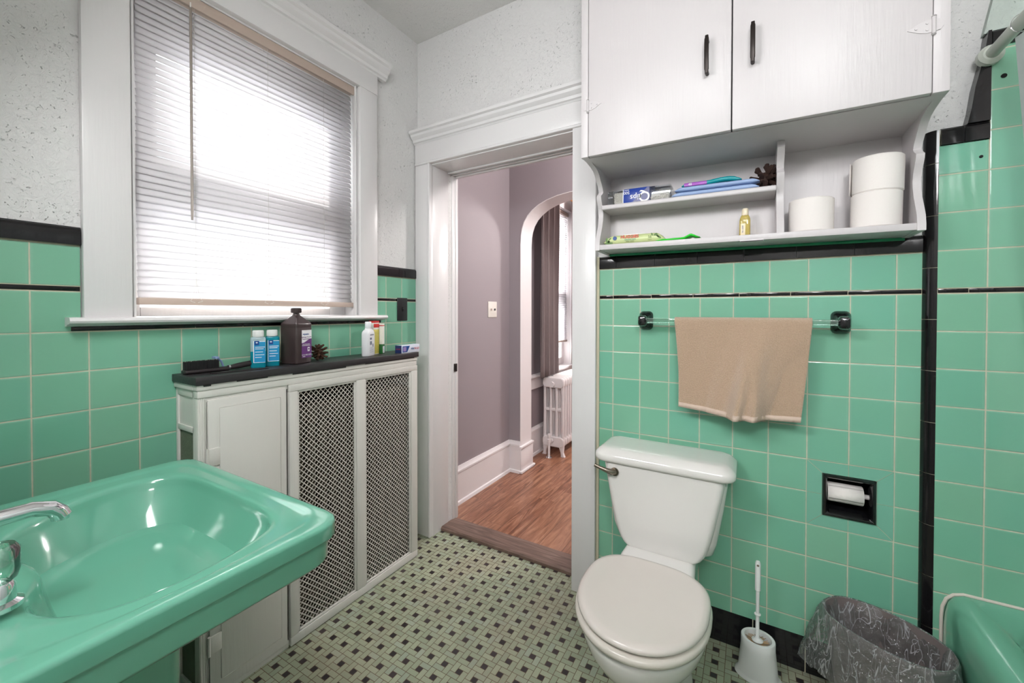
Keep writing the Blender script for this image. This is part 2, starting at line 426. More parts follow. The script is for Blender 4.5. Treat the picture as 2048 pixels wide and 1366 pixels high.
def resample(poly, c, N=96):
    """intersection of rays from c with a closed polygon, N even angles"""
    out = []; n = len(poly)
    for k in range(N):
        a = 2*PI*k/N; dx, dy = math.cos(a), math.sin(a); best = None
        for i in range(n):
            x1, y1 = poly[i][0]-c[0], poly[i][1]-c[1]; x2, y2 = poly[(i+1) % n][0]-c[0], poly[(i+1) % n][1]-c[1]
            ex, ey = x2-x1, y2-y1; den = dx*ey-dy*ex
            if abs(den) < 1e-12: continue
            t = (x1*ey-y1*ex)/den; u = (x1*dy-y1*dx)/den
            if t > 0 and -1e-9 <= u <= 1+1e-9 and (best is None or t < best): best = t
        out.append((c[0]+dx*best, c[1]+dy*best))
    return out
def chaikin(p, n=3):
    for _ in range(n):
        q = []
        for i in range(len(p)):
            a, b = p[i], p[(i+1) % len(p)]
            q += [(a[0]*.75+b[0]*.25, a[1]*.75+b[1]*.25), (a[0]*.25+b[0]*.75, a[1]*.25+b[1]*.75)]
        p = q
    return p
def lerp2(A, B, t): return [(a[0]*(1-t)+b[0]*t, a[1]*(1-t)+b[1]*t) for a, b in zip(A, B)]

CEIL = 2.69; XR = 2.86; YB = -1.78; HZ = .014; TW = .20     # right wall, back wall, hall floor height, wall thickness
# ------------------------------------------------------------------ the room shell
b = MB(); b.box(-.02, XR, -2.75, .09, -.05, 0); struct('floor', b, m_floor)
b = MB(); b.box(-.2, 3.2, -2.9, 4.2, CEIL, CEIL+.06); struct('ceiling', b, m_plaster_ceiling)
# left wall with window opening: y -1.238..-.408, z 1.19..2.262
WY0, WY1, WZ0, WZ1 = -1.238, -.408, 1.20, 2.264
b = MB()
b.box(-.2, -.006, -2.9, WY0, 0, CEIL); b.box(-.2, -.006, WY1, .17, 0, CEIL)
b.box(-.2, -.006, WY0, WY1, 0, WZ0); b.box(-.2, -.006, WY0, WY1, WZ1, CEIL)
wl = struct('wall_left', b, m_plaster)
b = MB(); b.box(-.006, 0, YB, 0, 0, 1.163); b.build('tile_field', m_tile_left, wl)
b = MB(); b.box(-.006, 0, YB, -1.345, 1.163, 1.2735); b.box(-.006, 0, -.30, 0, 1.163, 1.2735); b.build('tile_field', m_tile_left, wl)
b = MB(); b.box(-.006, 0, YB, -1.345, 1.2875, 1.398); b.box(-.006, 0, -.30, 0, 1.2875, 1.398); b.build('tile_field', m_tile_left_up, wl)
def strip(mb, axis, a0, a1, joints, z0, z1, d0, d1, gap=.0014, bev=.0012):
    e = sorted([a0, a1]+[j for j in joints if a0 < j < a1])
    for p, q in zip(e[:-1], e[1:]):
        if q-p < .006: continue
        if axis == 'y': mb.box(d0, d1, p+gap/2, q-gap/2, z0, z1, bev)
        else: mb.box(p+gap/2, q-gap/2, d0, d1, z0, z1, bev)
def cap(mb, axis, a0, a1, joints, z0, z1, d, sgn, gap=.0014):
    """bullnose cap: rounds back to the wall at its top"""
    e = sorted([a0, a1]+[j for j in joints if a0 < j < a1]); prof = [(0, z0), (d, z0)]
    h = z1-z0; r = .013
    for i in range(7):
        a = i/6*PI/2; prof.append((d-r+r*math.cos(a), z1-r+r*math.sin(a)))
    prof += [(0, z1)]
    for p, q in zip(e[:-1], e[1:]):
        if q-p < .006: continue
        if axis == 'y': mb.prism([(sgn*u, v) for u, v in prof], p+gap/2, q-gap/2, 'y')
        else:
            mb.loft([[Vector((aa, sgn*u, v)) for u, v in prof] for aa in (p+gap/2, q-gap/2)])
b = MB(); b.box(-.006, -.0005, YB, -1.345, 1.27, 1.2905); b.box(-.006, -.0005, -.30, 0, 1.27, 1.2905); b.box(-.006, -.0005, -1.37, -.29, 1.155, 1.168)
b.box(-.006, -.0005, YB, -1.345, 1.395, 1.402); b.box(-.006, -.0005, -.3, 0, 1.395, 1.402); b.build('grout_bed', m_grout, wl)
b = MB(); strip(b, 'y', YB, -1.345, [-1.6], 1.2745, 1.2865, -.004, .001); strip(b, 'y', -.30, -.002, [-.17], 1.2745, 1.2865, -.004, .001)
b.build('black_liner_strip', m_black_tile, wl)
b = MB(); strip(b, 'y', -1.365, -.268, [-1.07, -.92, -.77, -.62, -.47, -.36], 1.165, 1.177, -.004, .0015); b.build('black_sill_strip', m_black_tile, wl)
b = MB(); cap(b, 'y', YB, -1.343, [-1.62], 1.4, 1.449, .008, 1); cap(b, 'y', -.302, -.001, [-.15], 1.4, 1.449, .008, 1)
b.build('black_cap_tile', m_black_tile, wl)

# far wall: door opening x .103-.910, z to 2.012 ; niche for the roll holder
DX0, DX1, DZ = .103, .910, 2.005
NX0, NX1, NZ0, NZ1 = 1.783, 1.920, .547, .686
b = MB()
b.box(-.2, DX0-.004, .006, TW, 0, CEIL); b.box(DX1+.004, NX0, .006, TW, 0, CEIL); b.box(NX1, XR+.2, .006, TW, 0, CEIL)
b.box(NX0, NX1, .006, TW, 0, NZ0); b.box(NX0, NX1, .006, TW, NZ1, CEIL); b.box(NX0, NX1, .12, TW, NZ0, NZ1)
b.box(DX0-.004, DX1+.004, .006, TW, DZ+.004, CEIL)
wf = struct('wall_far', b, m_plaster)
TX0 = 1.026
def holed(mb, x0, x1, y0, y1, z0, z1, h):
    hx0, hx1, hz0, hz1 = h
    mb.box(x0, hx0, y0, y1, z0, z1); mb.box(hx1, x1, y0, y1, z0, z1); mb.box(hx0, hx1, y0, y1, z0, hz0); mb.box(hx0, hx1, y0, y1, hz1, z1)
GX0, GX1, GZ0, GZ1 = 1.741, 1.960, .5065, .7245       # 2x2 tiles replaced by the mitred surround
b = MB(); holed(b, TX0, 2.0165, 0, .006, .12, 1.2735, (GX0, GX1, GZ0, GZ1)); b.build('tile_field', m_tile_far, wf)
b = MB(); b.box(TX0, 2.0165, 0, .006, 1.2875, 1.398); b.build('tile_field', m_tile_far_up, wf)
b = MB(); b.box(TX0, 2.02, .0005, .006, 1.27, 1.2905); b.box(TX0, 2.02, .0005, .006, 1.395, 1.402); b.box(2.0165, 2.022, .0002, .006, .0, 1.45)
b.box(GX0, NX0, .0006, .006, GZ0, GZ1); b.box(NX1, GX1, .0006, .006, GZ0, GZ1); b.box(NX0, NX1, .0006, .006, GZ0, NZ0); b.box(NX0, NX1, .0006, .006, NZ1, GZ1); b.build('grout_bed', m_grout, wf)
# mitred green surround pieces
def flat_far(mb, poly, y0, y1):
    mb.loft([[Vector((x, y0, z)) for x, z in poly], [Vector((x, y1, z)) for x, z in poly]])
m_green_piece = ceramic('green_glazed_trim_piece', GREEN, .09)
b = MB(); g = .0012; xm = 1.084+7*.1095; zm = 1.163-5*.1095
for s_, e_, out, inn, vert in ((GX0, xm, GZ1, NZ1, 0), (xm, GX1, GZ1, NZ1, 1), (GX0, xm, GZ0, NZ0, 0), (xm, GX1, GZ0, NZ0, 1)):
    if vert == 0: poly = [(s_+g, out), (e_-g/2, out), (e_-g/2, inn), (NX0+g*.2, inn)]
    else: poly = [(s_+g/2, out), (e_-g, out), (NX1-g*.2, inn), (s_+g/2, inn)]
    sgn = 1 if out > inn else -1
    poly = [(x, z-sgn*g/2 if abs(z-out) < 1e-6 else z+sgn*g/2) for x, z in poly]
    flat_far(b, poly, -.0004, .005)
for xo, xi, sg in ((GX0, NX0, 1), (GX1, NX1, -1)):
    for z0_, z1_, top in ((GZ0, zm, 0), (zm, GZ1, 1)):
        zi = NZ1 if top else NZ0
        if top: poly = [(xo+sg*g/2, z0_+g/2), (xo+sg*g/2, z1_-g*1.4), (xi-sg*g/2, zi-g*.3), (xi-sg*g/2, z0_+g/2)]
        else: poly = [(xo+sg*g/2, z0_+g*1.4), (xo+sg*g/2, z1_-g/2), (xi-sg*g/2, z1_-g/2), (xi-sg*g/2, zi+g*.3)]
        flat_far(b, poly, -.0004, .005)
b.build('mitred_surround_tile', m_green_piece, wf)
JX = [1.084, 1.236, 1.388, 1.540, 1.692, 1.844]
b = MB(); strip(b, 'x', TX0, 2.0165, JX, 1.2745, 1.2865, -.001, .004); b.build('black_liner_strip', m_black_tile, wf)
b = MB(); cap(b, 'x', TX0, 2.0165, [j+.014 for j in JX], 1.4, 1.449, .008, -1); b.build('black_cap_tile', m_black_tile, wf)
b = MB(); b.box(TX0, 2.0165, -.0015, .006, 0, .1205); b.build('black_base_tile', m_base_black, wf)
# the tub end of the far wall stands 25 mm proud; black quarter round at its edge
YT = -.025
b = MB(); b.box(2.043, XR, YT, .006, .0, 1.2735); b.build('tub_tile_field', m_tile_tub, wf)
b = MB(); b.box(2.043, XR, YT, .006, 1.2875, 1.70); b.box(2.1435, XR, YT, .006, 1.70, 1.955); b.build('tub_tile_field', m_tile_tub_up, wf)
b = MB(); b.box(2.043, XR, YT+.0007, .006, 1.27, 1.2905); b.build('grout_bed', m_grout, wf)
b = MB(); strip(b, 'x', 2.0435, XR, [2.107, 2.26, 2.41], 1.2745, 1.2865, YT-.001, YT+.004); b.build('black_liner_strip', m_black_tile, wf)
def qround(z0, z1, x0=2.0165, x1=2.043, y0=.003, y1=YT):
    P_ = []
    for i in range(9):
        a = PI/2*i/8; P_.append((x1-(x1-x0)*math.cos(a), y0+(y1-y0)*math.sin(a)))
    P_ += [(x1, .006), (x0, .006)]
    return P_
b = MB(); zz = [0, .132, .284, .436, .588, .7405, .893, 1.0455, 1.197, 1.349, 1.501, 1.653, 1.75]
for p, q in zip(zz[:-1], zz[1:]): b.loft([ring(qround(p, q), p+.0008), ring(qround(p, q), q-.0008)])
b.build('black_quarter_round', m_black_tile, wf)
b = MB(); b.loft([ring([(x+(2.0435-x)*.10+.0002, y*.93) for x, y in qround(0, 0)], z) for z in (0, 1.749)]); b.box(2.0425, 2.0445, YT+.001, .006, 0, 1.749); b.build('grout_bed', m_grout, wf)
b = MB(); cap(b, 'x', 2.045, 2.1425, [2.093], 1.702, 1.75, .008, -1)
for v in b.bm.verts: v.co.y += YT+.001
b.loft([[Vector((x, y_, z)) for x, z in ((2.098, 1.752), (2.1425, 1.752), (2.1425, 1.999), (2.136, 1.999), (2.128, 1.93), (2.112, 1.85), (2.105, 1.79))] for y_ in (YT-.007, .006)])
b.build('black_cap_tile', m_black_tile, wf)
b = MB(); cap(b, 'x', 2.1435, XR, [2.205, 2.36, 2.51], 1.953, 1.999, .008, -1)
for v in b.bm.verts: v.co.y += YT+.001
b.build('black_cap_tile', m_black_tile, wf)
b = MB(); b.lathe([(.006, -.002), (.006, .001)], (2.168, YT, 1.868), 14, 'y'); b.lathe([(.004, -.002), (.004, .001)], (2.127, YT, 1.655), 12, 'y'); b.build('drill_hole', m_dark_hole, wf)
# plaster above the tub that stands out beyond a slanting edge
b = MB(); b.loft([[Vector((x, y_, z)) for x, z in ((2.132, 1.999), (XR, 1.999), (XR, CEIL), (2.26, CEIL))] for y_ in (-.016, .006)])
b.build('raised_plaster', m_plaster_tub, wf)
b = MB(); b.box(XR, XR+.1, -2.9, 4.2, 0, CEIL); struct('wall_right', b, m_plaster)
b = MB(); b.box(-.2, 1.02, -2.85, YB, 0, CEIL); b.box(1.02, 1.15, -2.85, -2.75, 0, CEIL); b.box(2.40, XR+.1, -2.85, -2.75, 0, CEIL); b.box(1.15, 2.40, -2.85, -2.75, 0, 2.24); b.box(1.15, 2.40, -2.85, -2.75, 2.62, CEIL); struct('wall_back', b, m_plaster)
w3 = empty('added_fill_window', (1.77, -2.8, 2.2), kind='structure')  # added high window behind the camera, lets the fill light in
b = MB()
for x0, x1, z0, z1 in ((1.07, 1.16, 2.16, 2.68), (2.39, 2.48, 2.16, 2.68), (1.16, 2.39, 2.16, 2.25), (1.16, 2.39, 2.61, 2.68), (1.76, 1.79, 2.25, 2.61)): b.box(x0, x1, -2.76, -2.735, z0, z1, .003)
b.build('frame', m_paint, w3)
b = MB(); b.box(1.15, 2.40, -2.80, -2.797, 2.24, 2.62); b.build('pane', m_pane, w3)

# ------------------------------------------------------------------ window 1
w1 = empty('window_1', (0, -.82, 1.2), kind='structure')
def casing_v(mb, x0, x1, y0, y1, z0, z1, bev=.003): mb.box(x0, x1, y0, y1, z0, z1, bev)
b = MB(); b.box(-.004, .020, -1.343, WY0, 1.20, WZ1+.001, .003)
b.build('casing', m_paint, w1)
b = MB(); b.box(-.004, .020, WY1, -.305, 1.20, WZ1+.001, .003); b.build('casing', m_paint, w1)
b = MB(); b.box(-.004, .022, -1.345, -.303, WZ1, 2.368, .003); b.build('head_casing', m_paint_h, w1)
crown = [(0, 2.355), (.022, 2.355), (.026, 2.362), (.034, 2.366), (.037, 2.378), (.046, 2.386), (.052, 2.392), (.055, 2.404), (.066, 2.410), (.068, 2.424), (0, 2.424)]
b = MB(); b.prism(crown, -1.395, -.252, 'y'); b.build('crown_moulding', m_paint_h, w1, sharp=25)
stool = [(-.12, 1.180), (.030, 1.180), (.036, 1.172), (.05, 1.172), (.05, 1.180), (.062, 1.184), (.068, 1.192), (.062, 1.199), (.05, 1.202), (-.12, 1.202)]
stool = [(-.12, 1.178), (.012, 1.178), (.018, 1.181), (.024, 1.184), (.034, 1.184), (.042, 1.187), (.045, 1.193), (.042, 1.200), (.034, 1.203), (-.12, 1.203)]
b = MB(); b.prism([(u, v) for u, v in stool if u > 0 or True][0:0] or [(.0, 1.178)]+stool[1:9]+[(.0, 1.203)], -1.376, -.262, 'y')
b.box(-.18, .002, WY0, WY1, 1.19, 1.203); b.build('stool', m_paint_h, w1)
b = MB()
b.box(-.17, -.001, WY0-.004, WY0+.007, 1.2, WZ1); b.box(-.17, -.001, WY1-.007, WY1+.004, 1.2, WZ1); b.box(-.17, -.001, WY0, WY1, WZ1-.006, WZ1+.006)
b.build('jamb', m_paint, w1)
b = MB()
for y0, y1 in ((WY0+.007, WY0+.013), (WY1-.013, WY1-.007)): b.box(-.016, 0.004, y0, y1, 1.203, WZ1, .001)
b.build('stop_bead', m_paint, w1)
def sash(name, x0, x1, y0, y1, z0, z1, st, top, bot, parent, m=m_paint, st2=None):
    st2 = st2 or st; y1r = y1; mb = MB(); mb.box(x0, x1, y0, y0+st, z0, z1, .003); mb.box(x0, x1, y1-st2, y1, z0, z1, .003)
    mb.box(x0, x1, y0+st, y1-st2, z1-top, z1, .003); mb.box(x0, x1, y0+st, y1-st2, z0, z0+bot, .003)
    s_ = mb.build(name, m, parent); xm = (x0+x1)/2
    mb = MB(); mb.box(xm-.0015, xm+.0015, y0+st-.004, y1-st2+.004, z0+bot-.004, z1-top+.004)
    p = mb.build('pane', m_pane, s_, world=False)
    for v in p.data.vertices: v.co -= rootloc(parent)
    return s_
# lower sash (inner) and upper sash (outer)
sash('lower_sash', -.115, -.080, WY0+.007, WY1-.007, 1.2035, 1.62, .042, .06, .03, w1, st2=.085)
sash('upper_sash', -.152, -.118, WY0+.007, WY1-.007, 1.554, 2.258, .103, .177, .175, w1, st2=.066)

# ------------------------------------------------------------------ blind
bl = empty('window_blind', (-.03, -.82, 2.25), 'white horizontal mini blind lowered over the bathroom window', 'window blind')
def make_slats(mb, x, y0, y1, z0, z1, pitch, w=.0252, ang=66, ny=2):
    n = int((z1-z0)/pitch)
    for k in range(n+1):
        z = z0+k*pitch; R = []
        for i in range(5):
            s_ = (i/4-.5)*w; bow = .0018*(1-(2*i/4-1)**2)
            a = math.radians(ang)
            # room-side edge low, crown faces the room
            px = x - s_*math.cos(a) + bow*math.sin(a); pz = z + s_*math.sin(a) + bow*math.cos(a)
            R.append((px, pz))
        mb.loft([[Vector((px, y, pz)) for px, pz in R] for y in (y0, y1)], False, False, closed=False)
b = MB(); make_slats(b, -.03, -1.212, -.424, 1.272, 2.228, .0213); b.build('slats', m_slat, bl, solid=.0006)
b = MB(); b.box(-.045, -.010, -1.219, -.415, 2.232, 2.262, .002); b.build('headrail', m_rail, bl)
b = MB(); b.box(-.012, -.004, -1.222, -.412, 2.222, 2.258, .002); b.build('valance', m_rail, bl)
b = MB(); b.box(-.043, -.015, -1.213, -.419, 1.240, 1.262, .004); b.build('bottom_rail', m_rail, bl)
for yy in (-1.06, -.815, -.573):
    b = MB()
    for dx in (-.0435, -.0165): b.tube([(dx, yy, 1.245), (dx, yy, 2.24)], .0006, 5)
    for s_ in (-1, 1): b.tube([(-.0155, yy, 1.33), (-.0155, yy+s_*.006, 1.285), (-.0155, yy+s_*.012, 1.262), (-.0150, yy+s_*.018, 1.254), (-.015, yy+s_*.004, 1.249)], .0008, 5)
    b.build('ladder_cord', m_cord, bl)
b = MB(); b.lathe([(.0035, 0), (.0042, .03), (.0042, .66), (.0035, .695)], (-.004, -1.075, 1.522), 8); b.build('wand', m_wand, bl)
b = MB(); b.tube([(-.004, -1.075, 2.214), (-.004, -1.075, 2.232), (-.012, -1.072, 2.243)], .0022, 6); b.build('wand_hook', m_cord, bl)

# ------------------------------------------------------------------ light switch by the corner
sw = empty('light_switch', (.0, -.124, 1.232), 'black toggle light switch plate on green tile beside the window', 'light switch')
b = MB(); b.box(0, .0055, -.160, -.087, 1.172, 1.292, .0035, 3); b.build('cover_plate', m_black_plastic, sw)
b = MB(); b.box(.005, .0065, -.129, -.119, 1.220, 1.244, .001); b.build('toggle_slot', m_dark_hole, sw)
b = MB(); b.prism([(.004, 1.228), (.016, 1.226), (.017, 1.231), (.004, 1.240)], -.1275, -.1205, 'y'); b.build('toggle', m_black_plastic, sw)
for zz_ in (1.262, 1.202):
    b = MB(); b.lathe([(.0032, 0), (.0026, .0012)], (.0055, -.124, zz_), 12, 'x'); b.build('screw', m_black_plastic, sw)

# ------------------------------------------------------------------ door frame
d1 = empty('door_1', (.5, 0, 0), kind='structure')
b = MB(); b.box(.001, .088, -.022, .006, 0, 2.012, .003); b.build('casing', m_paint, d1)
b = MB(); b.box(.088, .104, -.027, .006, 0, 2.012, .005, 3); b.build('bead', m_paint, d1)
b = MB(); b.box(.910, 1.015, -.022, .006, 0, 2.012, .003); b.build('casing', m_paint, d1)
b = MB(); b.box(1.0155, 1.0265, -.006, .006, 0, 1.45); b.build('caulk_line', m_grout, d1)
b = MB(); b.box(.001, 1.02, -.024, .006, 2.024, 2.126, .002); b.build('head_board', m_paint_h, d1)
b = MB(); b.box(.001, 1.02, -.030, .006, 2.010, 2.024, .005, 3); b.build('head_bead', m_paint_h, d1)
dcrown = [(0, 2.122), (-.026, 2.122), (-.030, 2.128), (-.038, 2.131), (-.041, 2.143), (-.050, 2.150), (-.056, 2.156), (-.059, 2.167), (-.070, 2.172), (-.072, 2.184), (0, 2.184)]
b = MB(); b.loft([[Vector((x, y, z)) for y, z in dcrown] for x in (-.0, 1.05)]); b.build('crown_moulding', m_paint_h, d1, sharp=25)
b = MB()
b.box(DX0-.01, DX0, -.005, .135, 0, DZ+.01, .001); b.box(DX0-.03, DX0-.012, .13, .18, 0, DZ); b.box(DX0-.012, DX0, .172, TW+.005, 0, DZ+.01, .002)
b.box(DX0-.012, DX0+.004, .200, .222, 0, DZ, .002)
b.build('jamb', m_paint, d1)
b = MB(); b.box(DX1, DX1+.01, -.005, TW+.022, 0, DZ+.01, .001); b.build('jamb', m_paint, d1)
b = MB(); b.box(DX0-.01, DX1+.01, -.005, TW+.005, DZ, DZ+.01, .001); b.box(DX0, DX1, .135, .150, DZ-.008, DZ+.002, .002); b.box(DX0, DX1, .172, .185, DZ-.008, DZ+.002, .002); b.box(DX0, DX1, .200, .222, DZ-.012, DZ+.004, .003)
b.build('head_jamb', m_paint_h, d1)
b = MB(); b.box(DX0-.001, DX0+.0055, .187, .213, .872, .918, .001); b.build('strike_plate', mat('dark_bronze', srgb(58, 52, 50), .4, .8), d1)
b = MB(); b.box(DX0+.0035, DX0+.006, .194, .204, .882, .905); b.build('latch_hole', m_dark_hole, d1)
# threshold
th = MB(); th.loft([[Vector((x, y, z)) for y, z in ((.070, -.0), (.070, .014), (.078, .021), (.16, .021), (.205, HZ+.001), (.205, -.0))] for x in (DX0-.001, DX1+.001)])
struct('threshold', th, m_thresh); bpy.data.objects['threshold'].name = 'trim_1'

# ------------------------------------------------------------------ hall beyond the door
b = MB(); b.box(-.02, XR, .09, 4.2, -.05, HZ); struct('floor_hall', b, m_wood)
b = MB(); b.box(-.2, 0, TW, 4.2, 0, .66); b.box(-.2, 0, TW, 1.70, .66, CEIL); b.box(-.2, 0, 2.22, 4.2, .66, CEIL); b.box(-.2, 0, 1.70, 2.22, 2.22, CEIL)
struct('wall_hall_left', b, m_hall_wall)
b = MB(); b.box(-.2, XR+.1, 4.1, 4.2, 0, CEIL); struct('wall_hall_far', b, m_hall_wall)
# hall side of the bathroom wall
b = MB(); b.box(0, DX0-.012, TW, TW+.006, 0, CEIL); b.box(DX1+.1, XR, TW, TW+.006, 0, CEIL); b.box(0, XR, TW, TW+.006, DZ+.1, CEIL); struct('wall_hall_near', b, m_hall_wall)
b = MB(); b.box(0, XR, TW, 4.1, CEIL-.004, CEIL-.001); struct('ceiling_hall', b, m_hall_ceiling)
# arch wall, y 1.0-1.17
AX0, AX1, AZ = .097, 1.03, 2.058
left = [(AX0, 0), (AX0, 1.72), (.101, 1.79), (.110, 1.84), (.126, 1.885), (.156, 1.930), (.195, 1.966), (.245, 1.998), (.31, 2.024), (.395, 2.045), (.48, 2.055), (.563, 2.058)]
arch = left+[(AX0+AX1-x, z) for x, z in left[::-1][1:]]
b = MB()
for y0, y1 in ((1.0, 1.17),):
    for (xa, za), (xb, zb) in zip(arch[:-1], arch[1:]):
        if abs(xa-xb) < 1e-6: continue
        b.loft([[Vector((xa, y, za)), Vector((xb, y, zb)), Vector((xb, y, CEIL)), Vector((xa, y, CEIL))] for y in (y0, y1)])
    b.box(0, AX0, y0, y1, 0, CEIL); b.box(AX1, XR, y0, y1, 0, CEIL)
struct('wall_arch', b, m_hall_wall)
b = MB(); n_ = len(arch); V = []; 
inner = [(x+(.004 if x < .56 else -.004), z-(.004 if z > 1.8 else 0)) for x, z in arch]
b.loft([[Vector((x, .997, z)) for x, z in arch], [Vector((x, .997, z)) for x, z in inner], [Vector((x, 1.173, z)) for x, z in inner], [Vector((x, 1.173, z)) for x, z in arch]], False, False, closed=False)
tr = struct('trim_2', b, m_hall_trim)
# plinth and baseboards
def baseb(mb, axis, a0, a1, d, sg, h=.235):
    prof = [(0, HZ), (.026, HZ), (.022, HZ+.018), (.014, HZ+.022), (.014, HZ+h-.04), (.019, HZ+h-.036), (.019, HZ+h-.024), (.010, HZ+h-.014), (.006, HZ+h), (0, HZ+h)]
    if axis == 'y': mb.prism([(d+sg*u, v) for u, v in prof], a0, a1, 'y')
    else: mb.loft([[Vector((x, d+sg*u, v)) for u, v in prof] for x in (a0, a1)])
b = MB(); baseb(b, 'y', TW+.006, 1.0, 0, 1); baseb(b, 'y', 1.17, 4.1, 0, 1); struct('baseboard_left', b, m_hall_trim)
b = MB(); baseb(b, 'x', 0.012, AX0+.004, 1.0, -1); b.box(AX0-.01, AX0+.014, .990, 1.185, HZ, HZ+.18, .002); b.box(AX0-.01, AX0+.028, .976, 1.200, HZ, HZ+.018, .004)
b.box(AX0-.01, AX0+.022, .984, 1.190, HZ+.18, HZ+.20, .006); struct('baseboard_arch', b, m_hall_trim)
b = MB(); baseb(b, 'x', AX1, XR, 1.0, -1); struct('baseboard_right', b, m_hall_trim)

# far window (window_2)
w2 = empty('window_2', (0, 1.96, .69), kind='structure')
b = MB(); b.box(0, .02, 1.60, 1.705, .69, 2.22, .003); b.build('casing', m_hall_trim, w2)
b = MB(); b.box(0, .02, 2.215, 2.32, .69, 2.22, .003); b.build('casing', m_hall_trim, w2)
b = MB(); b.box(0, .022, 1.60, 2.32, 2.215, 2.33, .003); b.box(0, .045, 1.58, 2.34, 2.33, 2.352, .004); b.build('head_casing', m_hall_trim, w2)
b = MB(); b.box(-.13, .045, 1.27, 3.2, .672, .694, .006); b.build('stool', m_hall_trim, w2)
b = MB(); b.box(0, .018, 1.28, 3.18, .572, .672, .003); b.build('apron', m_hall_trim, w2)
b = MB(); b.box(-.15, 0, 1.695, 1.706, .69, 2.22); b.box(-.15, 0, 2.214, 2.225, .69, 2.22); b.box(-.15, 0, 1.7, 2.22, 2.21, 2.225); b.build('jamb', m_hall_trim, w2)
sash('lower_sash', -.10, -.065, 1.706, 2.214, .694, 1.42, .05, .05, .07, w2, m_hall_trim)
sash('upper_sash', -.138, -.104, 1.706, 2.214, 1.30, 2.21, .05, .06, .06, w2, m_hall_trim)
b2 = empty('window_blind', (-.03, 1.96, 2.2), 'pale mini blind behind the grey curtains of the far window', 'window blind')
b = MB(); make_slats(b, -.035, 1.712, 2.208, .95, 2.165, .0213); b.build('slats', m_slat, b2, solid=.0006)
b = MB(); b.box(-.05, -.012, 1.708, 2.212, 2.175, 2.208, .002); b.build('headrail', m_rail, b2)
b = MB(); b.box(-.048, -.022, 1.712, 2.208, .922, .938, .003); b.build('bottom_rail', m_rail, b2)

# curtains
def fabric(name, c1, c2, sc=420):
    t = NT(name); x, y, z = t.pos()
    w = t.noise(t.vec(t.m('MULTIPLY', y, sc), t.m('MULTIPLY', z, sc), t.m('MULTIPLY', x, sc)), 1, 2)
    t.set(Base_Color=t.mix(w, c1, c2), Roughness=.9, Sheen_Weight=.3); t.bump(w, .3, .001); return t.mat
m_curt = fabric('grey_woven_curtain', srgb(150, 134, 132), srgb(110, 98, 98))
m_curt_in = mat('curtain_lining_stripe', srgb(188, 172, 174), .8)
def curtain(root, y0, y1, z0, z1, x, folds, amp, gather=0):
    mb = MB(); N = 60; K = 16; rows = []
    for k in range(K+1):
        tz = k/K; z = z0+(z1-z0)*tz; rw = []
        for i in range(N+1):
            s_ = i/N; pinch = 1-gather*math.exp(-((tz-.0)*6)**2)
            y = y0+(y1-y0)*(.5+(s_-.5)*pinch)
            fx = amp*math.sin(2*PI*folds*s_+.35*math.sin(3*tz))*(.85+.15*math.sin(5*tz+s_*4))
            rw.append(Vector((x+fx, y+.3*amp*math.cos(4*PI*folds*s_), z+.008*math.sin(2*PI*folds*s_)*(1-tz))))
        rows.append(rw)
    mb.loft(rows, False, False, closed=False); return mb.build('panel', m_curt, root, solid=.0025)
cl = empty('curtain', (.10, 1.5, 2.27), 'grey curtain panel seen through the arch, left of the far window', 'curtain')
curtain(cl, 1.34, 1.70, .674, 2.27, .095, 3.5, .030)
b = MB()
for k in range(46):
    z = .70+k*.034; b.box(.0, .002, 0, .055, 0, .0022, M=Matrix.Translation((.118, 1.664, z)) @ Matrix.Rotation(-.5, 4, 'X') @ Matrix.Rotation(.9, 4, 'Z'))
b.build('hem_stripe', m_curt_in, cl)
cr = empty('curtain', (.10, 2.3, 2.3), 'grey curtain panel right of the far window, hung from a wooden rod', 'curtain')
curtain(cr, 2.03, 2.52, .70, 2.33, .085, 4, .028, .25)
rd = empty('curtain_rod', (.1, 1.9, 2.28), 'round wooden curtain rod above the far window', 'curtain rod')
m_rod = mat('orange_varnished_wood', srgb(206, 148, 92), .35, var=.3, bscale=30)
b = MB(); b.tube([(.1, 1.32, 2.285), (.1, 2.62, 2.285)], .014, 12); b.build('pole', m_rod, rd)
for yy in (1.40, 2.58):
    b = MB(); b.tube([(.0, yy, 2.285), (.1, yy, 2.285)], .007, 8); b.lathe([(.02, 0), (.02, .008)], (0, yy, 2.285), 12, 'x'); b.build('bracket', m_black_plastic, rd)

# wall switch in the hall
hs = empty('light_switch', (0, .76, 1.235), 'white double switch plate on the lavender grey hall wall', 'light switch')
b = MB(); b.box(0, .005, .705, .817, 1.180, 1.292, .003); b.build('cover_plate', mat('ivory_plate', srgb(232, 226, 218), .4), hs)
for yy in (.738, .785):
    b = MB(); b.box(.004, .012, yy-.004, yy+.004, 1.229, 1.243, .001); b.build('toggle', m_black_plastic if yy > .76 else m_rail, hs)

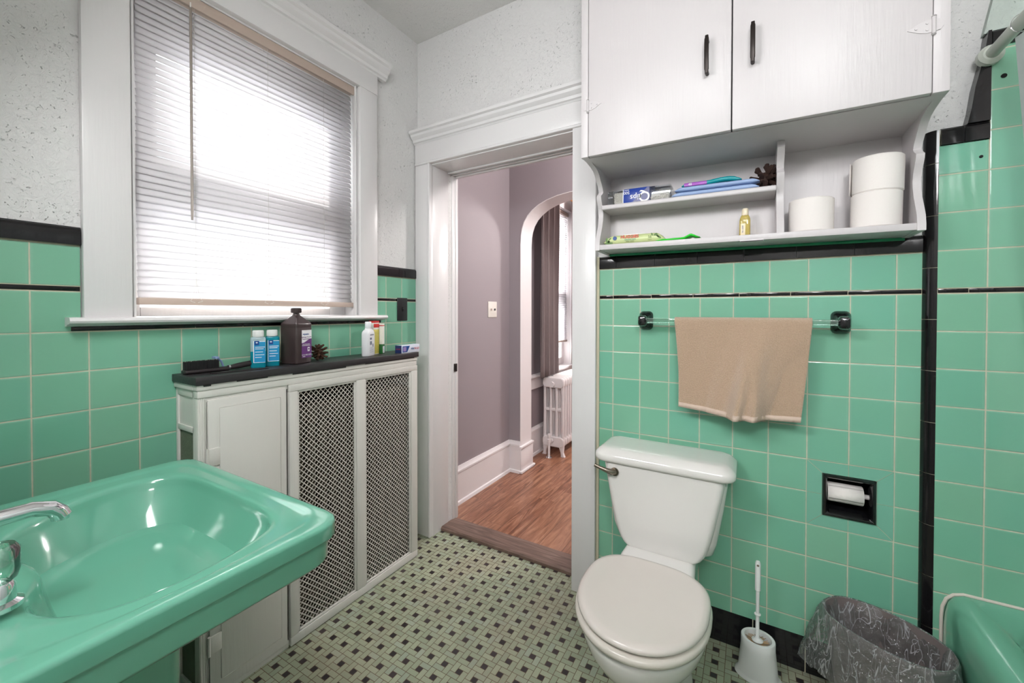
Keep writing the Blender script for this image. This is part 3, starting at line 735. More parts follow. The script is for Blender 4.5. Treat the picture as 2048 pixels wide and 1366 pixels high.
# ------------------------------------------------------------------ radiator
m_rad = paint('white_radiator_enamel', srgb(232, 226, 226), .35, 'n', .25)
def rad_section(mb, x0, x1, y, zb, zt, r=.0145, ncol=4, foot=False, fb=None):
    xs = [x0+r+(x1-x0-2*r)*i/(ncol-1) for i in range(ncol)]
    for xx in xs:
        mb.tube([(xx, y, zb+.05), (xx, y, zt-.035)], r*.92, 10)
    def head(z0, z1, up_):
        pr = rrect((x0+x1)/2, (z0+z1)/2, (x1-x0)/2, (z1-z0)/2, min(.03, (z1-z0)/2*.95), 6)
        pin = rrect((x0+x1)/2, (z0+z1)/2, (x1-x0)/2-.006, (z1-z0)/2-.006, min(.024, (z1-z0)/2*.8), 6)
        mb.loft([[Vector((a, yy, c)) for a, c in q] for q, yy in ((pin, y-.021), (pr, y-.015), (pr, y+.015), (pin, y+.021))])
    head(zt-.085, zt, 1); head(zb, zb+.085, 0)
    zm_ = (zb+zt)/2+.02; mb.box(x0+.01, x1-.01, y-.010, y+.010, zm_-.012, zm_+.012, .006)
def radiator(root, x0, x1, y0, n, pitch, zfloor, h, footh=.075, m=m_rad):
    for k in range(n):
        mb = MB(); y = y0+.022+k*pitch; rad_section(mb, x0, x1, y, zfloor+footh, zfloor+h)
        mb.build('section', m, root)
    for y in (y0+.022, y0+.022+(n-1)*pitch):
        for xx, sg in ((x0+.022, -1), (x1-.022, 1)):
            mb = MB(); mb.loft([ring(rrect(xx+sg*dx, y, rr, .015, .006, 3), z) for z, rr, dx in ((zfloor+footh+.03, .03, -.008), (zfloor+footh-.005, .02, 0), (zfloor+.035, .011, .004), (zfloor+.012, .014, .010), (zfloor, .019, .012))])
            mb.build('foot', m, root)
ra = empty('radiator', (.155, 1.48, HZ), 'white cast iron column radiator beneath the far window', 'radiator')
radiator(ra, .06, .25, 1.46, 12, .05, HZ, .655)
b = MB(); b.lathe([(.024, -.03), (.024, -.012), (.017, -.010), (.017, 0)], (.155, 1.46, .615), 14, 'y'); b.build('plug', m_rad, ra)
b = MB(); b.tube([(.142, 1.415, HZ), (.142, 1.415, .16)], .010, 12); b.lathe([(.017, .0), (.017, .03), (.012, .035), (.012, .05), (.014, .052), (.014, .07), (.006, .075)], (.142, 1.415, .135), 12)
b.tube([(.142, 1.415, .145), (.142, 1.47, .145)], .013, 12); b.lathe([(.024, -.02), (.024, 0)], (.142, 1.455, .145), 6, 'y'); b.build('valve', m_rad, ra)
b = MB(); b.lathe([(.026, 0), (.024, .004), (.011, .006)], (.142, 1.415, HZ), 18); b.build('floor_flange', m_chrome, ra)

# ------------------------------------------------------------------ radiator cover with shelf top
rc = empty('radiator_cover', (.08, -.66, 0), 'white radiator cover with punched metal grilles and black painted top, under the window', 'radiator cover')
CX = .150; CY0, CY1 = -1.128, -.178; CT = .993
b = MB(); b.box(.0015, .163, -1.138, -.172, .996, 1.020, .002)
b.build('top_board', m_black_paint, rc)
for a0, a1, dz in ((-1.02, -.92, .004), (-.83, -.60, .006), (-.50, -.20, .004), (-1.115, -1.095, .006)):
    b = MB(); b.box(.13, .1585, a0, a1, .996-dz, .9965); b.build('black_paint_drip', m_black_paint, rc)
b = MB(); b.box(.128, .157, -1.133, -.176, .978, .9955, .003); b.box(.0015, .128, -1.133, -1.120, .978, .9955, .002); b.box(.128, .154, -1.130, -.178, .955, .978, .002)
b.build('top_moulding', m_cover, rc)
# front frame: stiles, rails
b = MB()
b.box(CX-.02, CX, CY0, -1.108, .0, .956, .0015); b.box(CX-.018, CX+.003, -1.108+.000, -1.1065, .02, .95)
b.box(CX-.02, CX, -1.108, -.845, .940, .957, .0015); b.box(CX-.02, CX, -1.108, -.845, 0, .028, .0015)
for k in range(3): b.box(CX-.001, CX+.0015, -1.126+k*.006, -1.1225+k*.006, .02, .955, .0008)
b.build('front_frame', m_cover, rc)
b = MB(); b.box(.0015, .015, CY0+.001, CY0+.012, .0, .985, .001); b.box(.115, CX-.001, CY0+.001, CY0+.012, .0, .985, .001); b.box(.012, .12, CY0+.001, CY0+.012, .845, .862, .001); b.box(.012, .12, CY0+.001, CY0+.012, .955, .985, .001)
b.box(.012, .12, CY0+.006, CY0+.010, .86, .957); b.box(.012, .12, CY0+.001, CY0+.012, 0, .05, .001)
b.build('side_frame', m_cover, rc)
m_glassp = mat('old_textured_green_panel', srgb(112, 120, 100), .6, bump=.6, bscale=160, var=.4)
b = MB(); b.box(.012, .118, CY0+.007, CY0+.010, .045, .85); b.build('side_panel', m_glassp, rc)
b = MB(); b.box(.0015, .015, CY1-.012, CY1, 0, .985); b.box(.015, CX, CY1-.012, CY1, 0, .985, .001); b.build('end_panel', m_cover, rc)
# door panel
b = MB(); b.box(CX-.012, CX+.006, -1.103, -.853, .022, .946, .002)
b.box(CX+.0055, CX+.0095, -1.072, -.876, .06, .918, .0035)
dr = b.build('door', m_cover, rc)
for zz_ in (.768, .185):
    b = MB(); b.box(CX+.004, CX+.010, -1.104, -1.070, zz_-.028, zz_+.028, .003); b.tube([(CX+.008, -1.106, zz_-.03), (CX+.008, -1.106, zz_+.03)], .0045, 8)
    o = b.build('hinge', m_cover, dr, world=False)
    for v in o.data.vertices: v.co -= rootloc(rc)
b = MB(); b.box(CX-.02, CX-.012, -1.1075, -1.1035, .1, .93); b.build('door_gap', m_dark_hole, rc)
# grille unit
b = MB()
gy = [(-.843, -.812), (-.548, -.502), (-.222, -.180)]
for a0, a1 in gy: b.box(CX-.012, CX+.010, a0, a1, .0365, .9295, .0015)
b.box(CX-.012, CX+.010, -.843, -.180, .930, .9545, .0015); b.box(CX-.012, CX+.010, -.843, -.180, .004, .036, .0015)
for a0, a1 in ((-.812, -.548), (-.502, -.222)):
    for p0, p1, q0, q1 in ((a0, a0+.008, .036, .93), (a1-.008, a1, .036, .93), (a0, a1, .922, .93), (a0, a1, .036, .044)): b.box(CX-.002, CX+.006, p0, p1, q0, q1, .002)
b.build('grille_frame', m_cover, rc)
m_grille = mat('white_punched_metal', srgb(205, 200, 192), .5)
def lattice(y0, y1, z0, z1, x):
    mb = MB(); h = .01035; a, w = .0071, .0031
    inner_ = [(a, -w), (a, w), (w, w), (w, a), (-w, a), (-w, w), (-a, w), (-a, -w), (-w, -w), (-w, -a), (w, -a), (w, -w)]
    outer = [(h, 0), (0, h), (-h, 0), (0, -h)]
    nz = int((z1-z0)/h)+2; ny = int((y1-y0)/h)+2
    for j in range(nz):
        for i in range(ny):
            if (i+j) % 2: continue
            cy, cz = y0+i*h, z0+j*h
            if cy > y1+h*.3 or cz > z1+h*.3: continue
            V = [(x, cy+p[0], cz+p[1]) for p in inner_+outer]
            O = 12
            mb.add(V, [(O, 1, 0), (O+1, 4, 3), (O+2, 7, 6), (O+3, 10, 9), (O, O+1, 3, 2, 1), (O+1, O+2, 6, 5, 4), (O+2, O+3, 9, 8, 7), (O+3, O, 0, 11, 10)])
    bmesh.ops.remove_doubles(mb.bm, verts=mb.bm.verts, dist=.0002)
    return mb
for a0, a1 in ((-.812, -.548), (-.502, -.222)):
    lattice(a0, a1, .037, .929, CX-.0035).build('grille_panel', m_grille, rc, solid=.0012)
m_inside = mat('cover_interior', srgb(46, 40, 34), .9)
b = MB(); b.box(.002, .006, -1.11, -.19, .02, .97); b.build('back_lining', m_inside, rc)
r2 = empty('radiator', (.075, -.52, 0), 'old radiator inside the radiator cover, glimpsed through the grilles', 'radiator')
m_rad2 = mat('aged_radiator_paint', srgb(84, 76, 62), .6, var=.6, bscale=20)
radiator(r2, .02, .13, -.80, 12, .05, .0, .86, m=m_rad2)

# ------------------------------------------------------------------ things on the cover
TOP = 1.0202
Zv = Vector((0, 0, 1))
m_blue_liq = mat('blue_antiseptic_liquid', srgb(20, 150, 170), .15, trans=.25, ior=1.33)
m_cl_bottle = mat('clear_bottle_plastic', srgb(170, 195, 200), .15, trans=.2)
m_capw = mat('white_ribbed_cap', srgb(226, 228, 226), .4)
m_lblue = mat('blue_label', srgb(22, 140, 190), .4); m_ldark = mat('navy_print', srgb(20, 70, 140), .4); m_lwhite = mat('white_print', srgb(236, 236, 238), .4)
m_lpurple = mat('purple_label', srgb(104, 56, 122), .4); m_lorange = mat('orange_print', srgb(230, 170, 140), .4)
def blue_bottle(y, x, rot, level, label):
    r = empty('antiseptic_bottle', (x, y, TOP), label, 'bottle', 'blue antiseptic bottles by the brush', rz=rot)
    prof = rrect(0, 0, .024, .015, .008, 5)
    b = MB(); b.loft([ring([(p[0]*s_, p[1]*s_) for p in prof], z) for z, s_ in ((0, .92), (.003, 1), (level, 1))]); b.build('liquid_body', m_blue_liq, r, world=False)
    b = MB(); b.loft([ring([(p[0]*s_, p[1]*s_) for p in prof], z) for z, s_ in ((level, 1), (.103, 1), (.107, .93), (.110, .62))]); b.build('upper_body', m_cl_bottle if level < .09 else m_blue_liq, r, world=False)
    b = MB(); b.lathe([(.0165, .109), (.0172, .111), (.0172, .130), (.016, .132)], n=28)
    for k in range(28):
        a = 2*PI*k/28; b.box(-.0004, .0004, .0168, .0178, .112, .129, M=Matrix.Rotation(a, 4, 'Z'))
    b.build('cap', m_capw, r, world=False)
    b = MB(); b.box(-.014, .0225, -.0156, -.0150, .018, .094); lb = b.build('label', m_lblue, r, world=False)
    b = MB(); b.box(-.0145, -.0125, -.0159, -.0155, .018, .095); b.box(-.0125, .022, -.0159, -.0155, .018, .0195); b.box(.004, .022, -.0159, -.0155, .092, .094)
    for z, l in ((.072, .03), (.066, .026), (.055, .024), (.045, .028), (.036, .02)): b.box(-.009, -.009+l, -.0159, -.0155, z, z+.002)
    b.build('label_print', m_lwhite, lb, world=False)
    b = MB(); b.box(-.011, .003, -.0159, -.0155, .080, .095); b.build('logo_patch', m_ldark, lb, world=False)
    b = MB()
    for k in range(5):
        a = -.9+k*.45; b.box(-.0006, .0006, -.0162, -.0158, 0, .0045, M=Matrix.Translation((-.004, 0, .087)) @ Matrix.Rotation(a, 4, 'Y'))
    b.build('logo_mark', m_lwhite, lb, world=False)
    return r
RB = math.radians(60)
blue_bottle(-.907, .075, RB, .058, 'small blue antiseptic bottle half full, nearest the hairbrush handle')
blue_bottle(-.855, .072, RB, .100, 'full small blue antiseptic bottle beside the brown peroxide bottle')
# brown peroxide bottle
m_brown = mat('brown_bottle_plastic', srgb(62, 50, 50), .32, bump=.1, bscale=20, coat=.2)
pb = empty('peroxide_bottle', (.074, -.762, TOP), 'large dark brown square peroxide bottle with purple and white label', 'bottle', rz=math.radians(14))
S = .0405
def sq(s_, r=.010): return rrect(0, 0, S*s_, S*s_, r*s_, 5)
b = MB(); b.loft([ring(sq(.90), 0), ring(sq(.97), .003), ring(sq(.97), .010), ring(sq(1), .016), ring(sq(1), .135), ring(sq(.99), .137), ring(sq(.99), .140), ring(sq(1), .142), ring(sq(1), .150), ring(sq(.96), .156), ring(sq(.34, .035), .184), ring(sq(.30, .04), .190)])
b.build('body', m_brown, pb, world=False, sharp=30)
b = MB(); b.lathe([(.011, .188), (.011, .193), (.0175, .194), (.0182, .197), (.0182, .211), (.0165, .213)], n=24)
for k in range(24): b.box(-.0005, .0005, .0178, .0189, .196, .210, M=Matrix.Rotation(2*PI*k/24, 4, 'Z'))
b.build('cap', m_brown, pb, world=False)
# label on the +x face
b = MB(); b.box(S, S+.0006, -.016, .034, .022, .128); lb = b.build('label', m_lpurple, pb, world=False)
b = MB(); cur = [(-.016, .128), (.034, .128), (.034, .095)]+[(.034-.05*t_, .095-.0*t_-.016*(1-math.cos(PI*t_))/2) for t_ in [i/10 for i in range(1, 11)]]
b.loft([[Vector((x_, y_, z_)) for y_, z_ in cur] for x_ in (S+.0004, S+.0009)]); b.build('label_top', m_lwhite, lb, world=False)
xd, ud = (0, 1, 0), (0, 0, 1)
text('label_text', 'equate', .0115, (S+.0011, .004, .113), xd, ud, m_ldark, lb, local=True)
text('label_text', 'Hydrogen Peroxide', .0062, (S+.0011, .008, .101), xd, ud, m_lpurple, lb, local=True)
text('label_text', 'Topical Solution', .0062, (S+.0011, .006, .094), xd, ud, m_lpurple, lb, local=True)
text('label_text', 'First Aid Antiseptic', .0048, (S+.0011, .006, .074), xd, ud, m_lwhite, lb, local=True)
text('label_text', 'Oral Debriding Agent', .0048, (S+.0011, .006, .069), xd, ud, m_lwhite, lb, local=True)
text('label_text', '32 FL OZ (1 QT)', .0068, (S+.0011, .008, .033), xd, ud, m_lwhite, lb, local=True)
text('label_text', '946mL', .005, (S+.0011, -.006, .027), xd, ud, m_lwhite, lb, local=True)
b = MB(); b.box(S+.0004, S+.0011, .013, .024, .046, .062, .0003); b.build('label_badge', m_lwhite, lb, world=False)
b = MB(); b.lathe([(.0035, 0), (.0035, .0012)], (S+.0003, .0185, .055), 14, 'x'); b.build('badge_dot', m_lpurple, lb, world=False)
# pinecone
m_cone = mat('pinecone_scales', srgb(88, 58, 42), .7, var=.6, bscale=80); m_cone2 = mat('dark_pinecone_scales', srgb(62, 40, 32), .7, var=.6, bscale=80)
def pinecone(name, loc, R, H, label, m, rx=0, ry=0, openness=.9, n=44):
    r = tag(empty(name, loc), label, 'pinecone'); b = MB()
    b.lathe([(.002, 0), (R*.35, H*.15), (R*.4, H*.45), (R*.2, H*.85), (.001, H*.95)], n=12)
    T = Matrix.Rotation(rx, 4, 'X') @ Matrix.Rotation(ry, 4, 'Y')
    for k in range(n):
        f = k/n; z = H*(.06+.88*f); a = k*2.39996; rr = R*(math.sin(PI*(.16+.80*f))**.7)*random.uniform(.88, 1.1)
        tilt = -.55+1.45*f
        w = R*.15*(1.2-.5*f); L = rr*random.uniform(.95, 1.12); th_ = R*.035
        prof = [(0, -w*.45, -th_, th_), (L*.6, -w*.8, -th_, th_), (L*.92, -w*1.0, -th_*1.2, th_*1.8), (L, -w*.55, -th_*.2, th_*2.2)]
        R_ = [[Vector((x_, y_, z0_)), Vector((x_, -y_, z0_)), Vector((x_, -y_, z1_)), Vector((x_, y_, z1_))] for x_, y_, z0_, z1_ in prof]
        b.loft(R_, M=Matrix.Translation((0, 0, z)) @ Matrix.Rotation(a, 4, 'Z') @ Matrix.Rotation(-tilt, 4, 'Y'))
    for v in b.bm.verts: v.co = T @ (v.co-Vector((0, 0, H*.5)))
    zmin = min(v.co.z for v in b.bm.verts)
    for v in b.bm.verts: v.co.z -= zmin
    b.build('scales', m, r, world=False); return r
pinecone('pinecone', (.066, -.657, TOP), .034, .046, 'small brown pinecone on the black shelf right of the peroxide bottle', m_cone, .35, .2)
# white bottle, cartons, toothpaste
m_wb = mat('white_glossy_bottle', srgb(232, 233, 236), .25, coat=.3); m_red = mat('red_print', srgb(196, 40, 38), .4); m_yel = mat('yellow_carton', srgb(196, 186, 88), .5)
m_green_c = mat('dark_green_print', srgb(24, 92, 40), .5); m_cardw = mat('white_carton', srgb(226, 224, 214), .5); m_bar = mat('grey_print', srgb(90, 96, 120), .5)
wb = empty('white_bottle', (.090, -.426, TOP), 'white plastic bottle with barcode and red side stripe on the black shelf', 'bottle', rz=math.radians(24))
pr_ = rrect(0, 0, .019, .036, .012, 6)
b = MB(); b.loft([ring([(p[0]*s_, p[1]*q_) for p in pr_], z) for z, s_, q_ in ((0, .9, .95), (.003, 1, 1), (.098, 1, 1), (.108, .93, .93), (.116, .75, .66), (.120, .62, .42), (.126, .62, .34))]); b.build('body', m_wb, wb, world=False)
b = MB(); b.lathe([(.0135, .124), (.0145, .126), (.0142, .151), (.012, .154)], n=24); b.build('cap', m_wb, wb, world=False)
b = MB()
for k, w_ in enumerate((1, 2, 1, 1, 3, 1, 2, 1, 1, 2)): b.box(.0188, .0194, -.022+k*.0019, -.022+k*.0019+w_*.0005, .050, .066)
for z in (.036, .031, .026, .021, .016): b.box(.0188, .0193, -.024, .012, z, z+.0008)
b.box(.0188, .0193, .004, .012, .04, .054); b.box(.0188, .0193, -.022, -.004, .073, .082); b.build('barcode_print', m_bar, wb, world=False)
text('label_text', 'KEEP OUT', .008, (.0196, -.002, .094), xd, ud, m_bar, wb, local=True)
b = MB(); b.box(-.010, .010, .0352, .0364, .012, .058, .001); b.build('red_stripe', m_red, wb, world=False)
cb = empty('carton', (.062, -.366, TOP), 'tall yellow and white carton with red top behind the white bottle', 'box', rz=math.radians(14))
b = MB(); b.box(-.012, .012, -.022, .022, 0, .155, .0006); b.build('carton_body', m_cardw, cb, world=False)
b = MB(); b.box(.0118, .0126, -.021, .021, .003, .116, .0003); b.build('yellow_face', m_yel, cb, world=False)
b = MB(); b.box(.0118, .0128, -.0215, .0215, .125, .143, .0003); b.box(-.0125, .0125, -.0223, .0223, .147, .1555, .0003); b.build('red_band', m_red, cb, world=False)
b = MB()
for k in range(14): b.box(.0125, .0129, -.017, .017-.006*(k % 3), .012+k*.007, .0128+k*.007)
b.build('fine_print', mat('olive_print', srgb(130, 126, 60), .5), cb, world=False)
cb2 = empty('carton', (.066, -.3285, TOP), 'white carton with dark green foot and red lid strip beside the toothpaste box', 'box', rz=math.radians(20))
b = MB(); b.box(-.013, .013, -.011, .011, 0, .142, .0006); b.build('carton_body', m_cardw, cb2, world=False)
b = MB(); b.box(-.0134, .0134, -.0114, .0114, .0, .045, .0003); b.build('green_foot', m_green_c, cb2, world=False)
b = MB(); b.box(-.0134, .0134, -.0114, .0114, .131, .135, .0003); b.build('red_band', m_red, cb2, world=False)
b = MB(); b.box(.0131, .0139, -.007, .008, .004, .034, .0003); b.build('barcode_patch', m_lwhite, cb2, world=False)
b = MB()
for k in range(8): b.box(.0137, .0142, -.004, .005, .008+k*.003, .0095+k*.003)
b.build('barcode_lines', m_bar, cb2, world=False)
tp = empty('toothpaste_box', (.128, -.212, TOP), 'blue and white toothpaste box lying at the end of the black shelf', 'box', rz=math.radians(4))
m_tpw = mat('white_blue_carton', srgb(214, 220, 232), .35); m_navy = mat('navy_carton', srgb(36, 52, 98), .35)
b = MB(); b.box(-.019, .019, -.070, .066, 0, .037, .0006); b.build('carton_body', m_tpw, tp, world=False)
b = MB(); b.box(-.0193, .0193, -.0706, -.0690, .0005, .0372, .0003); b.build('navy_end', m_navy, tp, world=False)
b = MB(); b.loft([[Vector((x_, y_, z_)) for y_, z_ in ((-.062, .004), (-.028, .004), (-.008, .033), (-.062, .033))] for x_ in (.0188, .0194)]); b.build('blue_flash', m_ldark, tp, world=False)
b = MB(); b.box(.0192, .0197, -.058, -.035, .008, .029); b.build('picture_patch', mat('mauve_print', srgb(150, 130, 180), .4), tp, world=False)
text('label_text', "PERI", .013, (.0196, .012, .017), xd, ud, m_ldark, tp, local=True); text('label_text', "'N GO", .013, (.0196, .044, .017), xd, ud, m_red, tp, local=True)
text('label_text', 'A & H', .010, (0, -.0709, .019), (1, 0, 0), (0, 0, 1), m_red, tp, local=True)
# hairbrush
m_bris = mat('black_bristles', (.012, .012, .013), .6); m_handle = mat('soft_black_handle', srgb(44, 38, 40), .38)
hb = empty('hairbrush', (.060, -1.0, TOP), 'black hairbrush with silver collar lying at the left end of the black shelf', 'hairbrush', rz=math.radians(-5))
b = MB(); b.loft([[Vector((x*q, y, z*q2+.007)) for x, z in rrect(0, 0, .019, .006, .0055, 4)] for y, q, q2 in ((-.128, .55, .8), (-.124, .9, 1), (-.11, 1, 1), (-.045, 1, 1), (-.02, .7, 1.0), (-.005, .45, 1.1), (.0, .42, 1.15))]); b.build('head', m_handle, hb, world=False)
b = MB(); random.seed(3)
for i in range(38):
    for j in range(9):
        y = -.121+i*.0024+random.uniform(-.0006, .0006); x = -.015+j*.00375; L = .026+random.uniform(-.001, .002)
        b.box(x-.0006, x+.0006, y-.0006, y+.0006, .012, .012+L)
o = b.build('bristles', m_bris, hb, world=False); o['kind'] = 'stuff'
def ell(rx, rz, n=12): return [(rx*math.cos(2*PI*i/n), rz*math.sin(2*PI*i/n)) for i in range(n)]
b = MB(); b.loft([[Vector((x, y, z+h)) for x, z in ell(rx, rz)] for y, rx, rz, h in ((-.002, .0075, .007, .009), (.012, .0095, .0085, .010), (.03, .0125, .010, .012), (.055, .0115, .010, .015), (.085, .011, .010, .018), (.105, .009, .0085, .020), (.116, .006, .006, .021), (.120, .002, .002, .021))]); b.build('handle', m_handle, hb, world=False)
b = MB(); b.loft([[Vector((x, y, z+.0095)) for x, z in ell(.0092, .0088)] for y in (.001, .006)]); b.build('collar', m_chrome, hb, world=False)
rz_ = empty('razor', (.035, -1.015, TOP), 'pale blue disposable razor standing against the hairbrush bristles', 'razor')
m_raz = mat('pale_blue_razor_plastic', srgb(130, 150, 190), .35)
b = MB(); b.tube([(.035, -1.0, TOP+.003), (.037, -1.010, TOP+.03), (.038, -1.024, TOP+.043)], .0035, 8); b.build('handle', m_raz, rz_)
b = MB(); b.box(.024, .052, -1.034, -1.022, TOP+.040, TOP+.048, .002); b.build('head', m_raz, rz_)
cmb = empty('comb', (.118, -.99, TOP), 'thin black comb lying at the front edge of the black shelf', 'comb', rz=math.radians(-8))
b = MB(); b.box(-.006, .001, -.085, .085, 0, .0035, .001); b.build('spine', m_handle, cmb, world=False)
b = MB()
for k in range(60): b.box(.0, .014, -.083+k*.0028, -.0815+k*.0028, .0006, .0028)
o = b.build('teeth', m_handle, cmb, world=False)

# ------------------------------------------------------------------ sink
sk = empty('pedestal_sink', (.53, -1.47, 0), 'green porcelain pedestal sink with chrome faucet in the left foreground', 'sink')
c0 = (.535, -1.39); N = 120
SX0, SX1, SY0, SY1 = .186, .872, YB+.004, -1.163
outer = lambda ins, r=.05: resample(rrect((SX0+SX1)/2, (SY0+SY1)/2, (SX1-SX0)/2-ins, (SY1-SY0)/2-ins, r, 10), c0, N)
bas = [(.300, -1.262), (.276, -1.32), (.285, -1.40), (.315, -1.46), (.345, -1.51), (.395, -1.555), (.44, -1.562), (.485, -1.545), (.535, -1.532), (.585, -1.532), (.625, -1.545), (.655, -1.562), (.70, -1.565), (.76, -1.545), (.80, -1.50), (.812, -1.44), (.806, -1.37), (.785, -1.30), (.757, -1.255), (.70, -1.232), (.60, -1.226), (.47, -1.226), (.38, -1.228), (.33, -1.238)]
bas = resample(chaikin(bas, 3), c0, N)
def scl(P_, f, cc=c0): return [(cc[0]+(x-cc[0])*f, cc[1]+(y-cc[1])*f) for x, y in P_]
rings_ = [ring(outer(.13, .03), .700), ring(outer(.06, .04), .706), ring(outer(.022, .045), .712), ring(outer(.012), .721), ring(outer(.011), .724), ring(outer(.009), .762), ring(outer(.0085), .7655), ring(outer(.002), .767), ring(outer(.0003), .7685), ring(outer(.0), .7705), ring(outer(0), .7915), ring(outer(.0004), .7940), ring(outer(.0018), .7968), ring(outer(.0042), .7988), ring(outer(.0075), .7997), ring(outer(.0095), .800)]
O16 = outer(.0095)
rings_ += [ring(lerp2(O16, bas, t_), z) for t_, z in ((.03, .800), (.26, .7998), (.34, .7983), (.40, .7968), (.46, .7964), (.75, .7960), (.88, .7950), (.945, .7915), (.985, .785), (1.0, .776))]
bot = resample(sup(.560, -1.41, .10, .06, 2.2, 60), c0, N)
for t_, z in [(q, .776-.131*(1-(1-q)**2.6)) for q in (.03, .07, .12, .18, .25, .33, .42, .52, .64, .78, .9, 1.0)]:
    rings_.append(ring(lerp2(bas, bot, t_), z))
rings_.append(ring(scl(bot, .5), .6446)); rings_.append(ring(scl(bot, .1), .6444))
b = MB(); b.loft(rings_, True, True); b.build('basin', m_sink, sk, sharp=50)
b = MB(); b.lathe([(.021, 0), (.021, .002), (.015, .003), (.012, .0)], (.553, -1.399, .645), 24); b.build('drain', m_chrome, sk)
b = MB()
def prr(hx, hy, r=.03): return rrect(.53, -1.478, hx, hy, r, 6)
b.loft([ring(prr(.12, .16), 0), ring(prr(.118, .158), .03), ring(prr(.095, .14), .06), ring(prr(.083, .13), .3), ring(prr(.086, .133), .56), ring(prr(.11, .15), .66), ring(prr(.15, .17), .701)])
b.build('pedestal', m_sink, sk, sharp=30)
fc = MB()
sp = [(.53, -1.625, .80), (.53, -1.625, .835), (.53, -1.620, .855), (.53, -1.600, .872), (.53, -1.570, .880), (.53, -1.535, .880), (.53, -1.512, .873), (.53, -1.502, .862), (.53, -1.499, .854)]
fc.tube(sp, [.020, .018, .016, .0145, .0135, .013, .0130, .0135, .0138], 16)
f_ = fc.build('faucet', m_chrome, sk, sharp=60)
def fpart(mb, name, m):
    o = mb.build(name, m, f_, world=False)
    for v in o.data.vertices: v.co -= rootloc(sk)
b = MB(); b.loft([ring(sup(.53, -1.625, rx, ry, 3, 32), z) for rx, ry, z in ((.042, .030, .7985), (.042, .030, .803), (.034, .025, .808))]); fpart(b, 'base_plate', m_chrome)
b = MB(); b.lathe([(.0105, -.002), (.0105, .004)], (.53, -1.499, .851), 14); fpart(b, 'aerator', m_chrome)
for sx in (-1, 1):
    b = MB(); b.lathe([(.024, .805), (.024, .811), (.017, .815), (.016, .835), (.013, .84)], (.53+sx*.157, -1.594, 0), 20); fpart(b, 'valve_body', m_chrome)
    b = MB(); b.lathe([(.010, .838), (.019, .846), (.021, .856), (.021, .885), (.016, .892), (.003, .894)], (.53+sx*.157, -1.594, 0), 20); fpart(b, 'knob', mat('clear_acrylic_knob', (.85, .88, .88), .08, trans=.6) if sx < 0 else m_glassrod)

# ------------------------------------------------------------------ wall cabinet
TH = .0148                      # the cabinet has dropped a little towards the right
wc = empty('wall_cabinet', (1.055, 0, 1.457), 'white painted wall cabinet with two doors over open shelves, above the toilet', 'cabinet')
KX0, KX1, KY, KZ = 1.053, 1.986, -.300, 1.768
def tilt(o_or_v, x=None): return -TH*(x-1.055)
def tbuild(mb, name, m, parent=wc, **k):
    for v in mb.bm.verts:
        if v.co.z < 2.6: v.co.z += -TH*(v.co.x-1.055)
    if parent is wc or parent is None: return mb.build(name, m, parent, **k)
    o = mb.build(name, m, parent, world=False, **k)
    off = rootloc(wc)
    for v in o.data.vertices: v.co -= off
    return o
b = MB(); b.box(KX0+.002, KX1-.002, KY+.019, .004, KZ, CEIL-.001); tbuild(b, 'case', m_cab)
b = MB(); b.box(KX0, 1.0785, KY, KY+.02, KZ, CEIL-.001, .0015); b.box(1.9555, KX1, KY, KY+.02, KZ, CEIL-.001, .0015); b.box(1.0785, 1.9555, KY+.002, KY+.02, 2.55, CEIL-.001); tbuild(b, 'face_frame', m_cab)
m_pull = mat('bronze_black_pull', srgb(44, 38, 36), .35, .6)
for x0, x1, hx, hingex, hd in ((1.080, 1.5225, 1.458, 1.0785, 1), (1.5255, 1.9545, 1.577, 1.9555, -1)):
    b = MB(); b.box(x0, x1, KY-.001, KY+.017, KZ+.001, 2.545, .003); dd = tbuild(b, 'door', m_cab)
    b = MB(); zc = 2.0
    b.tube([(hx, KY-.001, zc+.048), (hx, KY-.026, zc+.050)], .0055, 8); b.tube([(hx, KY-.001, zc-.048), (hx, KY-.026, zc-.050)], .0055, 8)
    b.loft([[Vector((hx+u, KY-.026-.006*math.cos(PI*(s_-.5))+v, zc-.056+.112*s_)) for u, v in rrect(0, 0, .0062*w_, .0042, .0025, 3)] for s_, w_ in ((0, .75), (.06, .8), (.1, 1), (.3, 1), (.5, 1), (.7, 1), (.9, 1), (.94, .8), (1, .75))])
    tbuild(b, 'handle', m_pull, dd)
    for hz in (1.945 if hd == 1 else 1.932, 2.42):
        b = MB(); b.tube([(hingex, KY-.003, hz-.020), (hingex, KY-.003, hz+.020)], .0042, 10)
        for zz_ in (-.022, .022): b.lathe([(.002, -.002), (.005, 0), (.002, .003)], (hingex, KY-.003, hz+zz_), 8)
        leaf = [(.0, .015), (.012, .016), (.026, .012), (.040, .004), (.048, 0), (.040, -.004), (.026, -.012), (.012, -.016), (0, -.015)]
        b.loft([[Vector((hingex+hd*u, y_, hz+v)) for u, v in leaf] for y_ in (KY-.0028, KY-.0005)])
        leaf2 = [(0, .015), (.012, .013), (.018, .005), (.018, -.005), (.012, -.013), (0, -.015)]
        b.loft([[Vector((hingex-hd*u, y_, hz+v)) for u, v in leaf2] for y_ in (KY-.0028, KY+.001)])
        for u, v in ((.012, .008), (.012, -.008), (.032, 0)): b.lathe([(.0028, -.0045), (.0028, -.002)], (hingex+hd*u, KY, hz+v), 8, 'y')
        tbuild(b, 'hinge', m_cab, dd)
b = MB(); b.box(1.5228, 1.5252, KY+.010, KY+.019, KZ+.002, 2.54); tbuild(b, 'door_gap', m_dark_hole)
